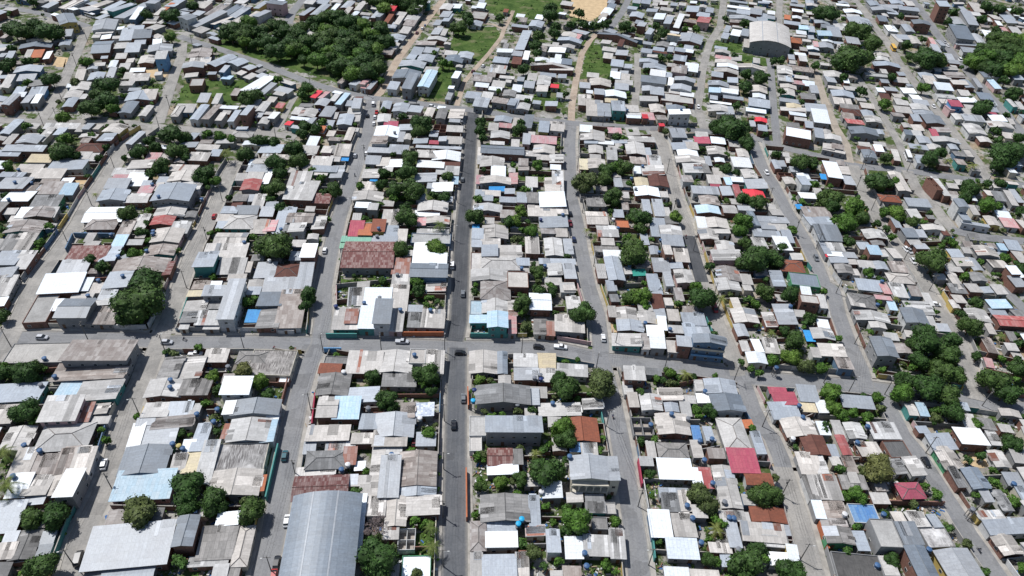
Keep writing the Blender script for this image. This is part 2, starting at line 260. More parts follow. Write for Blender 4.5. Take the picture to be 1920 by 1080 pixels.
TILES={
(0,810):"""80 -30 190 135 pG;345 -45 640 125 ph4;155 135 205 325 ps;270 185 415 315 es;475 140 545 305 es;590 135 665 350 ps4;505 282 565 490 ws6g;235 322 345 475 ps;120 320 180 485 ws;400 320 440 470 ps;200 485 325 535 ls3;-60 540 110 748 ls;50 755 110 840 ls;150 750 240 945 dG;-40 845 90 945 ps;330 755 390 848 ms;300 850 365 930 ms;1000 -60 1040 125 ws;1095 -60 1300 120 ls;935 122 1222 302 mG4;1310 180 1375 300 ps;1405 150 1485 300 ys;1545 85 1575 380 ps;1385 65 1450 150 ws;1490 -60 1530 145 ls;1745 -90 2000 65 pG4w;2000 -85 2090 70 Ls4;1700 -60 1720 55 bs;1660 95 1960 300 Kf;1600 300 1930 470 pG;1935 330 2000 440 os3;905 305 1262 492 Ls4p;708 728 1235 982 ls5r;1350 635 1440 848 mG6r;1530 725 1735 945 ds;1800 710 1850 1000 ph;1610 1000 1690 1120 ps;1715 1000 1780 1120 ds;790 1020 1130 1130 lg;1430 940 1700 1000 ps3;650 1020 760 1110 ds3""",
(480,810):"""395 -45 690 65 ps4;370 60 440 160 ls;725 10 885 90 ps;890 -10 1125 110 ps4;530 85 735 145 ps;390 148 660 270 dh4w;665 122 745 240 bs4;750 240 810 270 ws3;310 270 580 330 ps3;300 338 675 500 Rg4;290 495 715 1180 ma7g;790 490 745 940 ws4;690 335 850 400 ps;790 400 845 490 ps;880 105 935 480 ps;975 105 1090 165 ps;945 195 1065 482 ls5;1090 155 1345 400 eG4;1075 395 1345 480 lG4;840 488 965 630 ps4;985 490 1120 700 pG4;1132 485 1372 620 ps4;965 700 1065 800 ps;1105 935 1300 1110 wf3;1075 730 1185 875 Bx3;1605 30 1690 135 pf3;1728 -120 2145 8 ls7g;1738 125 1925 250 Rg4;1930 130 1995 245 ds;1738 250 1965 318 ws;1690 480 2050 668 dG4;2052 490 2125 700 ls4;1585 675 1720 885 eh4;1665 760 1725 860 Cs;1725 672 1955 750 ls;1725 755 1960 858 ws5;1592 918 1695 1110 ps;1700 925 1955 1130 ls4""",
(960,810):"""430 80 512 150 us;515 85 645 180 ps;432 182 735 358 lG8c;735 188 803 360 ls8c;102 702 246 780 ps;410 465 530 520 ps;550 485 690 530 ds;550 535 705 605 ds4t;700 530 780 610 pf;255 733 365 908 ls5;395 788 535 950 ws;535 778 738 930 ps;727 745 862 948 ps;25 915 130 1110 ps;380 1010 520 1110 es;290 1060 380 1110 ps;602 640 715 725 df3;1000 78 1085 190 ps;1085 82 1330 205 dh;1335 63 1437 190 ps4;1340 -40 1425 60 us;1428 -40 1520 70 ls;1530 -100 1800 140 ph4;1800 10 1890 160 ls;1605 130 1862 305 rs4;1085 203 1362 355 ws4g;1395 275 1515 420 Cs;1370 275 1400 390 ws;1500 258 1730 570 pG;1740 305 1960 400 tg4;955 195 1060 245 ps;1115 470 1270 595 ds;1105 440 1325 475 ls;1265 450 1325 590 ps;1012 590 1205 788 ws4;1190 612 1388 795 ps;1152 798 1405 952 ws4g;1140 1015 1335 1120 ws;1335 1030 1560 1120 ps;1555 602 1782 665 ps;1782 562 2060 685 tG4;1592 668 1725 870 ls;1712 680 2060 835 ps;1475 828 1650 910 ps;1560 915 1650 1010 ls""",
(1440,810):"""237 30 468 172 BG4;500 25 633 170 CG4;455 100 515 185 ls;155 158 400 318 ps;330 180 455 310 ps;650 75 865 190 ps4;862 72 1080 182 kf4r;540 180 680 305 es;470 185 540 250 ps;525 330 752 430 ds;590 305 690 380 ps4;212 330 315 505 ds;292 332 565 508 ps4;277 508 405 645 ws;365 520 585 648 es;392 650 580 700 es3;600 540 845 680 uf4;412 708 655 845 dG4n;630 745 765 890 ls;768 655 1015 858 qf6g;945 682 1172 840 ms5;918 600 1040 680 ps4;1022 602 1215 712 ps4;1187 620 1310 715 ls4;1133 718 1400 852 Kf4;1022 858 1285 1090 mG6r;1245 895 1640 1110 lG5;480 900 880 1120 kf4;900 195 1045 312 ds;1002 190 1188 322 ps4;948 385 1190 495 rh4;1115 22 1405 128 ls4;1385 -35 1660 105 ws5r;1192 120 1460 275 pG4n;1322 278 1468 412 ds4;1445 275 1672 420 mG5w;1562 420 1700 520 ls4;1685 440 1838 588 dG;1643 140 1825 265 pG;1750 308 1925 400 ls;1850 415 2000 560 ls;1512 595 1765 648 ps;1595 668 1990 752 ls4w;1622 785 1900 912 pG4r;1610 -60 1745 100 ps;0 900 165 1010 ws;132 850 243 1000 ws4;60 698 170 778 ls;-60 710 65 770 ps;-40 770 160 870 pf""",
(0,540):"""355 -92 582 27 ws5r;650 -70 655 18 ws4;-60 -75 60 58 ps;-60 80 30 135 ws;270 62 325 265 qf4r;440 90 430 168 ws;485 88 630 235 mg6g;775 5 850 85 ls;725 85 820 130 ps;705 132 840 192 es;690 195 845 285 es;545 52 690 88 ps;690 -30 745 35 ps;1420 20 1520 65 ys;1540 -10 1690 55 ls6g;1725 -40 1752 228 ls7w;1405 100 1540 170 ps;1555 105 1668 158 ds;1380 178 1470 258 ds4;1498 180 1645 275 ps4b;1355 272 1410 302 ps3;1530 290 1635 320 ps3;1865 172 1930 255 vs3;115 420 465 550 qf4;555 392 945 555 es6g;455 570 925 690 es4g;470 705 590 825 Ls;630 705 870 840 ps4t;372 825 558 990 ps6p;695 875 800 942 ps;700 975 820 1005 ps3;665 870 640 1000 bs4;0 725 280 850 ls;-60 880 80 1020 ps;1240 525 1330 675 ds4;1375 525 1495 680 ps4;1555 468 1692 553 ps4;1105 690 1340 815 pG4r;1385 685 1555 808 ds4r;1100 865 1252 970 ps;1285 865 1420 968 ls;1450 870 1475 975 ps;1035 980 1150 1022 ls;1160 975 1440 1045 es;1690 673 1862 795 ws6w;1800 475 1990 570 dh;1695 848 1745 945 ws5w;1775 843 2115 948 mG5w""",
(480,540):"""40 32 188 142 ms4;75 -65 295 35 ls4;310 -70 400 -5 ls4;45 150 165 300 ds;200 50 330 312 es4;162 312 272 345 ps3;700 15 805 130 ps;825 8 1005 140 ws4;1015 -10 1128 168 ps;550 168 765 332 ps4t;680 165 755 262 bs5;792 152 885 310 ws5;902 105 1000 285 ms7w;1018 178 1092 345 ps;1150 197 1260 295 ds;1262 172 1425 300 ps4;1282 -40 1420 28 ps;1690 -60 1905 85 eh4;1700 85 1890 190 pG;1890 95 1960 210 ps;1607 95 1695 195 Lf3;1605 203 1740 265 Ls4t;1738 195 1892 345 LG6t;1895 210 1950 350 Ps;707 485 930 640 ps4;935 475 1160 635 pG4;1162 458 1262 560 pf5;1265 480 1402 640 ps4;525 515 695 560 df;487 565 627 642 tg4;487 647 682 805 dG4;690 752 910 860 ls;960 640 1195 738 ds;478 820 600 965 pg5r;600 825 765 978 Ls5r;1092 865 1185 972 es4;1197 865 1330 960 cs4;790 945 905 1060 ls;908 945 1175 1115 lG4t;-5 465 250 650 Kf4;182 655 242 700 wf3;95 948 190 1030 ws4;1592 477 1800 640 pG4;1812 480 1885 640 mG4;1655 735 2055 872 dG5;2058 755 2120 875 ls4;1605 965 1720 1100 pf""",
(960,540):"""132 40 295 163 wg5r;402 65 520 160 ps;357 -30 475 30 ps4;165 235 255 350 ds;257 270 320 392 bs;325 202 540 348 ps4g;15 492 190 600 ps4;18 600 190 693 ls4;192 490 325 608 ys4;195 612 332 705 ps4;342 570 565 665 ps;202 868 512 965 ps;527 833 680 910 ps;400 978 655 1150 tG4;270 968 370 1040 ps;1020 -60 1130 50 ls4;1038 53 1143 155 Bs4;1147 75 1200 135 ps;730 48 805 105 ds4;720 -15 790 20 ls4;772 148 945 250 pG;665 140 765 215 ps;945 178 1085 268 pG;1058 158 1155 232 ls;1160 165 1262 245 ps4;1265 190 1460 280 ls;1215 5 1290 95 es;785 240 985 330 lG4r;1085 220 1165 315 ws5;1165 278 1285 345 ps4r;1275 272 1390 370 ls;1370 288 1498 375 ls;1008 280 1138 365 ws5;742 348 965 470 ps4t;965 345 1032 468 es4;1032 362 1155 478 ws5;1157 408 1252 508 ps4;1232 370 1352 458 ls7r;1357 368 1620 498 mG9b;1650 75 1712 160 ps;1637 158 1855 262 pG4;1870 183 1988 292 ps;1602 275 1760 362 lG4r;1635 395 1720 470 ps;1790 385 1888 487 ws;1870 388 2010 490 ps;1730 492 1920 605 wG4;820 548 990 600 ds;835 590 1003 690 ps6;1005 598 1120 655 ds;833 705 905 795 ps;862 790 955 890 ps4;955 800 1130 918 pG4;1090 752 1275 848 ps;1275 812 1380 860 ps;1438 682 1690 800 lG5;1480 798 1748 925 mG5;1380 792 1500 865 ws4;1365 690 1440 775 ps;1255 860 1350 960 ps;1075 945 1340 1100 pG4;895 975 1065 1100 qx3;1740 1003 1803 1037 os3""",
(1440,540):"""32 123 220 278 ls4r;195 168 285 218 ps;240 48 385 115 pf6r;375 50 432 152 ps;315 300 503 390 pG4;283 320 335 400 vs3;372 415 588 522 ps4;315 450 400 520 ps4;495 527 660 665 es4b;522 30 700 150 ps4;600 35 818 155 dh4;797 50 930 95 Ps4;905 100 955 165 Ls3;642 168 915 265 pG4;990 148 1212 275 mG6w;1010 98 1248 208 ps4;650 -68 870 30 ls4;840 -40 915 50 Ps4;900 -30 1058 72 ps4;1165 45 1235 130 ps;1180 215 1268 320 ps;695 358 960 518 mG7g;865 335 985 395 ps;945 415 1090 497 eG;1020 320 1100 370 ps;1340 -30 1500 42 ds4r;1338 90 1440 152 pG4y;1372 50 1492 118 ps4r;1470 155 1685 262 pG4;1612 260 1715 345 ps;1692 203 2060 298 Cg5;1632 88 1828 155 Ls4;1650 155 1800 205 ls;1597 370 1728 500 es;1617 525 1700 600 Ps3;1795 330 1860 400 ds;1820 480 1920 540 ps;1260 265 1370 330 ls;0 745 145 795 rs4;25 785 225 880 rs4;207 733 390 855 ls4w;240 865 370 930 ys3;375 845 430 935 ws4;-20 865 250 985 ls4;15 985 350 1110 pG4;537 805 803 908 ls4;992 868 1120 955 pg4t;1110 865 1205 960 Ls4;1415 820 1497 905 ls;1732 908 1900 970 pG;1567 972 1715 1070 ds;485 1003 560 1120 ps;562 1012 740 1130 pG4;740 1015 1000 1130 ps4;1060 1045 1200 1090 ls""",
(0,270):"""60 12 310 55 ls5;0 50 130 90 ls4r;245 85 370 137 ys;160 155 305 190 ps;145 190 270 215 ps;605 65 660 110 ps;670 75 710 125 ps;620 -5 752 60 Bh4;405 130 615 198 ls4;275 192 452 255 ps4;330 258 435 290 es;20 212 165 250 ls5;50 250 170 345 ls5;190 252 235 292 ls;225 293 300 358 es;348 293 455 372 es4;495 305 542 380 Ls4;105 338 212 440 ws4r;280 395 425 472 ds4;165 483 205 550 ws4r;228 480 385 548 eG4r;398 483 402 548 ps4;-60 438 0 520 ds5r;90 545 185 582 ps;90 583 292 665 eG4t;65 688 85 795 ds4;155 683 205 803 ps4;20 800 110 915 ls4;180 810 215 935 ps4r;-40 935 90 1005 ls4;995 125 1130 185 ps4;870 188 1060 235 ps;1120 75 1180 130 Ps;1195 80 1290 115 ps;860 235 985 265 Ps;985 228 1080 312 ws;822 268 945 332 ls5;1080 280 1120 315 ls;1062 315 1135 372 Ps;775 348 930 422 lG5g;968 373 1100 437 pg4r;1200 308 1410 425 lG6g;1375 285 1490 360 ps4;1300 210 1465 283 pG4;1290 155 1460 210 ps;1200 250 1280 295 ls;1180 292 1200 350 ps;672 478 900 580 wg4;685 560 852 638 eh4r;1190 473 1368 540 pG4;1160 543 1285 607 CG4r;1310 590 1400 668 ps;1180 638 1338 738 pG4p;930 587 965 690 es4;1050 540 1080 640 ps;880 688 915 780 Ls4;800 775 860 878 ls4;555 775 770 876 Rs4;962 720 1062 755 ps;1130 763 1298 833 eG4t;1085 820 1140 868 ps;480 883 635 970 ls4;895 868 1235 958 eG4;1265 885 1265 980 Rs;830 963 950 1080 ls4;1835 268 1935 345 CG5g;1495 5 1625 45 ps4;1600 45 1640 90 ls4;1440 68 1548 125 ps4;1885 120 2000 160 ws;1870 165 2000 212 ls4;1870 215 1960 265 ps4;1765 378 1845 430 ds4;1865 385 1960 430 ls;1750 430 1810 470 Bs;1680 468 1775 525 ls;1785 470 1925 527 ms;1720 535 1890 635 ph4t;1640 533 1730 580 ps;1640 585 1730 632 ls;1635 668 1832 750 pg4;1560 758 1830 862 ps4;1492 813 1600 932 ls6t;1665 870 1822 973 ps;1850 890 1865 960 ps;1720 980 1838 1020 ps;1460 1030 1570 1090 es""",
(480,270):"""55 5 180 75 ls;60 78 250 115 ps;-10 112 70 150 ps;-30 150 60 205 ls;35 198 92 302 ws;0 385 45 480 ps;50 478 122 542 ls4;-10 580 75 670 ps;80 575 140 655 Ps;185 495 250 670 ls;430 100 555 165 ps;565 93 625 130 ps;435 160 600 215 ls4;590 165 660 255 ls4;450 200 530 240 ps;630 12 740 90 ps4;510 15 560 70 ps;570 20 628 70 ds;630 85 695 125 vs3;275 222 385 330 ps;320 275 420 440 ps4r;235 330 320 415 ps4r;420 375 545 445 Rs4r;250 518 418 590 eg5;445 547 518 638 ps4r;260 595 355 660 ps5w;225 590 275 672 ds4;357 748 438 858 ws6r;265 812 335 870 ls4;20 890 130 1003 ls4;152 905 322 1005 Bh4;340 908 412 1080 ls4;850 22 1010 75 ls;1010 10 1130 75 ls4;835 95 922 152 ls4;922 103 990 165 ps4;990 118 1090 175 ws4;812 190 918 258 ps4;955 172 1020 210 ps;865 248 905 285 vs3;738 357 935 430 pG4;755 435 850 482 ws5;850 443 908 500 ps5;800 290 905 345 ps;715 585 795 690 rs4;785 598 868 692 os4;880 570 962 655 ts5;975 613 1057 690 ls4;962 503 1060 610 ps;952 535 998 573 vs4;650 690 855 738 ns;858 690 935 738 ls;935 695 1055 745 ls4;645 735 670 780 ns;680 735 1020 925 Rg5g;1032 862 1147 975 bs4;1028 985 1142 1090 ps4;1070 650 1125 738 ps4;1192 742 1300 820 ws4;1185 820 1425 898 ws5;1168 895 1430 998 mg6b;1178 670 1450 745 qf4;1215 635 1440 680 ps;1225 433 1430 508 pG4;1200 498 1370 548 ws;1270 545 1445 600 pG;1212 555 1270 612 Ps;1222 8 1550 45 ls4;1215 45 1365 112 ps4;1340 55 1535 128 wG4r;1222 122 1402 187 ws4r;1405 118 1528 162 Bs;1365 168 1530 232 ps;1200 222 1345 290 ls;1330 292 1470 362 ws4;1480 250 1530 300 Ls;1290 290 1335 340 ls;1700 10 2000 80 mg5r;1642 25 1698 95 ps;1640 95 1720 150 ps;1690 100 1855 175 pG4r;1768 173 1868 250 ws4;1630 238 1690 298 Ps;1688 245 1905 303 pG4;1620 340 1700 395 ls;1752 320 1862 358 vs3;1700 350 1830 390 ps;1830 395 1950 445 ls;1690 385 1775 425 ls;1612 450 1830 512 pG4;1835 500 1950 555 es;1615 640 1700 710 ls4;1625 600 1665 635 vs3;1702 613 1887 710 pG4;1690 685 1830 755 ps4;1608 705 1688 780 ls4;1695 758 1812 843 ls5;1820 762 1990 850 ps;1600 815 1688 938 pf;1692 843 1990 945 ph4;1590 942 1878 1030 pG4;1878 950 1960 1010 ps""",
(960,270):"""70 50 210 100 ps;170 10 315 75 pG4;190 75 290 130 ps;290 80 395 145 ps4r;52 108 118 168 es;50 170 125 200 es;105 255 190 322 ps4;248 255 360 360 ps4r;300 230 388 385 ps;-20 220 40 300 Ps;38 362 110 445 ls4;110 368 200 440 ds4;203 363 402 475 ws4r;120 462 335 550 ps;245 480 420 525 ps;205 548 418 632 ls4;215 612 325 680 es;325 632 418 695 ps;98 713 205 820 ps4r;240 710 385 838 pG4;382 713 462 825 ls4;33 860 131 910 ls5;-30 775 35 860 ps;205 858 475 905 ls;262 898 378 985 ps4;378 898 485 1018 ls4r;-30 958 120 1072 qf5;245 1003 375 1060 ps;380 1040 475 1100 ps4;577 12 680 72 pG4;708 38 790 118 ps4;850 -10 1000 80 pG4;965 30 1045 90 ls;505 118 570 190 ys4;570 112 700 188 pG4;885 98 1005 160 es4;1008 95 1122 160 ps4;910 172 968 220 ws4;970 162 1138 240 ps4;1020 230 1175 322 BG4;917 253 1025 318 yG4;915 322 1108 395 wG4r;1108 355 1175 405 ps;760 255 830 330 ls;515 373 700 412 Bx3;557 412 702 468 ds4;822 443 878 492 es4;970 425 1050 520 ls;1045 430 1150 540 ls4;1090 480 1190 540 ps;542 508 720 602 pg4r;780 570 880 625 of3r;632 613 800 695 pg4r;667 710 770 758 ps4;1045 558 1150 610 ls;1030 600 1110 692 ls4;1105 612 1280 692 pG5;1115 685 1290 765 ls5w;965 672 1025 755 ls;683 800 830 860 ws4;690 850 848 1020 lG5;620 770 800 810 ds;1128 758 1205 835 ps6r;1208 793 1335 885 ps4r;1045 862 1190 960 ls4;1130 960 1215 1065 ls4;1213 945 1368 1045 pG4;900 940 1005 990 Ns;835 920 900 975 ps;1003 985 1115 1100 ls4;620 905 700 950 ps4r;620 960 705 1005 ps4r;705 1030 770 1100 ls4;1175 -10 1300 45 ls;1240 45 1395 92 wG4;1215 90 1440 150 pG4;1280 145 1430 220 ps4;1415 150 1490 230 ds4;1300 -10 1400 40 ps;1460 20 1610 85 pG;1680 38 1780 100 pG4;1642 103 1800 175 ws5w;1715 193 1840 258 pG4;1500 188 1585 250 ps;1440 100 1500 160 ls;1257 233 1357 292 es5w;1458 238 1570 298 ps4;1485 295 1560 315 rs;1590 250 1650 310 Ls4;1345 318 1555 378 ls5w;1555 318 1658 388 ls;1640 250 1740 285 ws4;1740 265 1915 340 ls5t;1655 318 1720 400 Cs4;1730 342 1900 405 ZG4;1372 462 1565 525 LG5r;1400 390 1560 460 eG4;1570 458 1690 518 pg4r;1690 465 1820 500 ls4;1760 490 1848 625 ms4;1362 553 1460 630 ws4;1430 555 1630 635 pG4;1395 635 1550 720 pG4r;1500 640 1635 672 ps4;1523 728 1673 798 pG4;1490 795 1720 880 ps5p;1520 920 1720 1030 eG4;1517 1010 1720 1100 pG4;1835 543 2000 585 ls4;1850 585 1980 645 ls4;1800 643 1990 698 ls;1790 700 1920 790 ps""",
(1440,270):"""0 120 92 187 lG4;80 125 130 170 ls4;412 0 490 68 ps4;485 0 585 45 es5;415 45 585 88 ps4;703 48 828 125 mG4;790 5 870 60 ws4;670 10 770 50 Bh4;920 55 1003 135 ps4r;1045 0 1200 45 ls;1190 0 1310 50 pG4;1095 100 1185 170 ls4w;1395 110 1490 165 es4t;1470 40 1570 100 qf5;1540 190 1640 215 ps4;60 248 193 300 pG4;212 238 320 318 ls6w;226 362 370 415 ws4;185 453 240 487 vs3;55 215 185 250 Bx3;410 128 555 275 ws5r;522 165 615 232 ps4;545 235 655 320 ls4r;398 230 435 265 vs3;900 210 1073 355 pG5;1235 245 1350 385 ps5r;1140 255 1272 345 tx6r;1335 295 1430 335 ps;822 375 1003 440 th4;1020 408 1228 475 ls5w;1035 488 1152 560 ps;890 558 985 628 ls4;1348 408 1498 475 mG8w;1398 512 1520 585 ls5;1418 588 1655 645 ls4w;1505 465 1580 530 ps;1615 345 1700 395 ps;1670 360 1790 430 ds4;1770 360 1870 460 ps4;1805 340 1920 440 ls;1790 280 1880 310 ps5;1612 540 1745 615 pG4y;1695 505 1830 560 ws;1730 555 1885 630 Ps;1880 570 1940 640 ps;245 475 480 550 es4;240 530 330 620 ls4;312 548 498 630 ls4;292 612 552 728 ms5;345 720 430 820 ls4;418 722 580 805 ps4;430 798 570 848 ws4;550 808 670 862 ls4;400 815 440 842 Zs;455 848 600 898 ls4;590 865 670 905 ps4;665 875 802 930 ps4;500 900 648 975 dG4;620 935 685 990 ps;700 643 895 712 pG4r;952 638 1120 700 ms5;1000 700 1150 755 ps4r;1080 745 1210 790 ls;1100 648 1195 700 ls;1148 605 1335 655 pG4;1290 645 1365 690 Bs4;733 765 857 830 Ls6r;830 795 895 845 ps4;885 783 1008 865 ps4;892 885 1062 965 es4;880 965 1105 1050 ph4;5 950 133 1070 ls4;163 960 400 1075 mf4;72 865 280 965 th4;0 547 160 600 ls4;0 600 155 650 ps4;30 690 185 805 ws4;-20 650 100 700 ls;90 655 200 740 ls;1338 788 1470 852 ls4;1530 762 1735 848 pG5;1375 850 1540 920 ps;1475 855 1620 950 lG;1643 868 1812 935 ps4;1722 920 1890 978 ws6r;1710 1000 1920 1070 ls5r;1490 965 1650 1030 dG4;1332 962 1480 1090 pG4;1762 723 1910 800 ls4r;1820 800 1960 900 ps;1715 745 1800 800 Ls4b""",
(0,0):"""310 30 400 65 ls4;530 0 640 40 ls4;330 -10 450 20 ps;410 75 490 125 ws5r;450 95 635 180 mG7y;490 15 590 60 ps4;600 40 740 100 ps4;700 10 800 60 ps;760 60 850 120 ps4;820 25 900 70 ls;870 30 960 90 ls5t;940 30 1080 130 ls4;990 75 1070 140 ws5b;1090 0 1200 30 ls6w;1180 70 1220 110 ps;1230 35 1290 80 os4;1250 -10 1390 50 ls5;1340 80 1470 175 mG8w;1520 110 1620 190 ls5;1570 50 1690 110 es4;1680 55 1780 125 ms4;1750 70 1850 125 ls4b;1620 130 1700 180 ps4b;1690 150 1840 220 ps5t;1810 220 1880 280 ps4;1850 100 1940 150 ps;1760 0 1860 30 ps;1480 20 1590 60 ps4;700 150 880 225 lG5w;900 225 1010 300 ls4;1000 230 1140 285 ms5r;960 200 1080 240 ls;1140 245 1220 300 ps;690 310 850 395 mg5r;860 320 960 370 ps4;940 330 1060 390 ls4;1010 285 1100 330 ls;1115 335 1290 390 lG5;1165 390 1270 440 ps8u;1040 420 1170 475 pG4r;945 440 1010 470 ps;890 480 980 520 ps4;150 325 390 365 mG4r;190 385 240 440 ps4r;235 380 335 430 os4r;330 388 390 440 ws4r;480 230 550 270 ls4;450 300 550 340 lG4;40 395 120 440 ls;0 400 40 435 ls;110 495 320 545 lG4b;130 560 275 605 ls4b;20 570 120 630 ps4;215 660 360 715 ls4u;100 655 200 700 ls;20 710 140 785 la6r;160 715 260 770 ls5;250 715 310 770 ws5;560 535 650 600 ps4;660 545 790 600 lG4;800 520 880 580 ls4;925 550 1000 590 ps;975 560 1125 605 ps4;600 705 660 745 ps;470 735 590 800 lG4r;945 690 1170 755 lG4;1050 680 1200 745 ps4r;890 765 1040 845 mG4;1020 800 1150 885 pG4;1425 590 1530 640 qf5;1480 710 1585 765 ls5;1590 715 1670 775 ps4;1730 670 1810 715 es4;1280 795 1385 870 ph5;1420 800 1540 925 lG5;1540 790 1640 915 es4;1600 855 1690 930 ps5;1700 840 1790 940 ls5;1800 800 1895 895 ls7;1780 920 1880 960 ls5;1420 370 1590 430 eG4r;1370 470 1530 510 lG6r;1420 440 1580 490 ps4;1600 420 1730 485 lG5r;1710 430 1860 500 lG5;1820 475 1920 535 lG5r;1650 500 1720 540 ls6b;1770 525 1850 570 ps;1660 565 1750 600 Ls4;1860 580 2000 680 ws5;1735 980 1905 1030 ph4;1620 1040 1770 1080 ps;1570 275 1650 300 ls4;20 900 160 1000 lG5;0 950 60 1010 ps;330 930 600 965 ps;280 960 400 1060 pG4;400 960 510 1010 ls5;615 925 710 975 ls5;705 935 765 975 ps;770 930 960 1000 pG5;730 1000 880 1060 ls5;880 980 1060 1080 lG5;120 1015 330 1075 lG5""",
(480,0):"""80 0 230 40 ms8p;360 0 450 30 ps5;350 60 420 120 ls4;430 35 540 110 lG5;0 80 90 130 ls5;5 10 80 60 ls4;560 40 620 90 ws4;450 0 550 30 ls4;640 10 740 60 lG5;740 30 820 75 ps5;640 75 710 140 ps4;700 80 770 145 wG4;780 130 850 160 ls;880 75 930 130 ls5;920 70 980 140 ls4;985 50 1055 80 Zs6;970 120 1020 170 ts4;1050 90 1130 115 ps4;1040 130 1110 180 ps4;1115 100 1240 160 pG4;1110 155 1210 195 es4;1195 40 1250 75 ps7;1215 0 1340 25 ls6t;1080 205 1170 250 ps4;1010 175 1060 205 ls;1380 30 1480 75 pG5;1460 30 1545 65 ws4;1380 85 1470 130 ls5;1400 105 1480 160 ls5;1330 150 1400 190 ls;1315 210 1400 260 ls4;1380 225 1440 265 ps;1290 275 1430 310 pG4r;1200 310 1350 350 es4;990 260 1145 305 lG4;970 290 1070 320 ls;980 320 1110 370 pG4;930 365 1040 410 es3r;1160 360 1260 410 ls;1130 405 1210 450 ls;1210 410 1340 465 lG4;1080 455 1270 510 lG4t;1030 525 1235 600 mG5;1080 575 1215 690 ms7g;1220 530 1360 650 LG6w;985 620 1080 670 ls5w;1260 360 1370 400 ls4;1420 415 1560 470 mG4;1515 390 1630 440 lG4;1470 535 1545 600 ws6;1410 685 1485 765 ls4;1655 25 1725 60 ws5;1610 85 1735 140 qf4;1860 70 1890 90 ts4;1810 365 1925 400 ws5;1780 425 1900 480 ls4;1750 495 1880 550 ps4;1630 565 1770 615 es4;1645 610 1750 655 ws3;1770 610 1870 655 ps4;1570 690 1690 740 ls4;1690 695 1780 745 ps;1565 735 1730 805 ls5;1870 745 1960 820 ls5;1450 645 1480 665 ws6;855 485 970 535 ws4w;620 580 685 625 es4;690 600 790 655 ls4;770 640 830 680 Ps4;790 590 850 640 Ps5;820 615 905 685 ls4;105 255 190 290 ls4;370 180 485 265 pG5;340 255 440 305 ps5;280 220 345 255 ps;0 475 50 510 ls5;0 540 90 600 ls4;60 560 120 610 ps;0 590 90 680 ws5;50 640 130 700 ls;140 650 280 700 ls4;435 690 475 730 Zs4;480 690 540 735 Ps4;565 715 620 755 ps4;620 700 685 790 Ls5;685 720 725 750 ps;670 760 730 795 ls;730 745 825 810 ls6;440 740 560 795 lG4;750 725 830 750 Bs4;320 815 470 880 pG4;480 800 610 890 ls4;690 810 800 860 ps4;610 860 735 935 lG5;550 850 620 890 ps;735 860 800 910 ps4;260 875 400 905 ws4r;380 880 455 935 ls4;230 910 265 940 Zs;250 955 340 980 ls4t;465 950 525 990 os4;530 980 600 1025 ps4;660 960 745 1050 pG4;745 960 790 990 ps;0 765 110 835 pG4;90 840 180 900 ws4;145 775 220 810 Cs;0 840 60 880 ls;0 890 110 960 pG4;80 730 160 765 ps;940 760 1020 815 lG5;1025 775 1150 840 lG5;1140 790 1255 850 ls5;1255 810 1345 890 pG4;1350 815 1440 890 dG5;1445 820 1565 890 ps4;1450 890 1530 920 ls;910 860 1010 915 pG4;960 915 1065 950 rs4;1070 935 1180 980 ls4;890 950 1080 1030 wG4;1060 1000 1120 1060 ls;865 1020 990 1080 es5;1435 945 1560 990 ps4r;1330 935 1430 990 tx4r;1300 980 1370 1030 ls;1370 1025 1430 1060 ls5;1180 1040 1290 1080 ls4;1300 1055 1370 1080 rs4;1430 1030 1560 1080 ps;1765 985 1900 1040 pG4;1790 870 1920 920 lG4;1820 925 1920 960 Ps;1760 1060 1860 1085 ps4""",
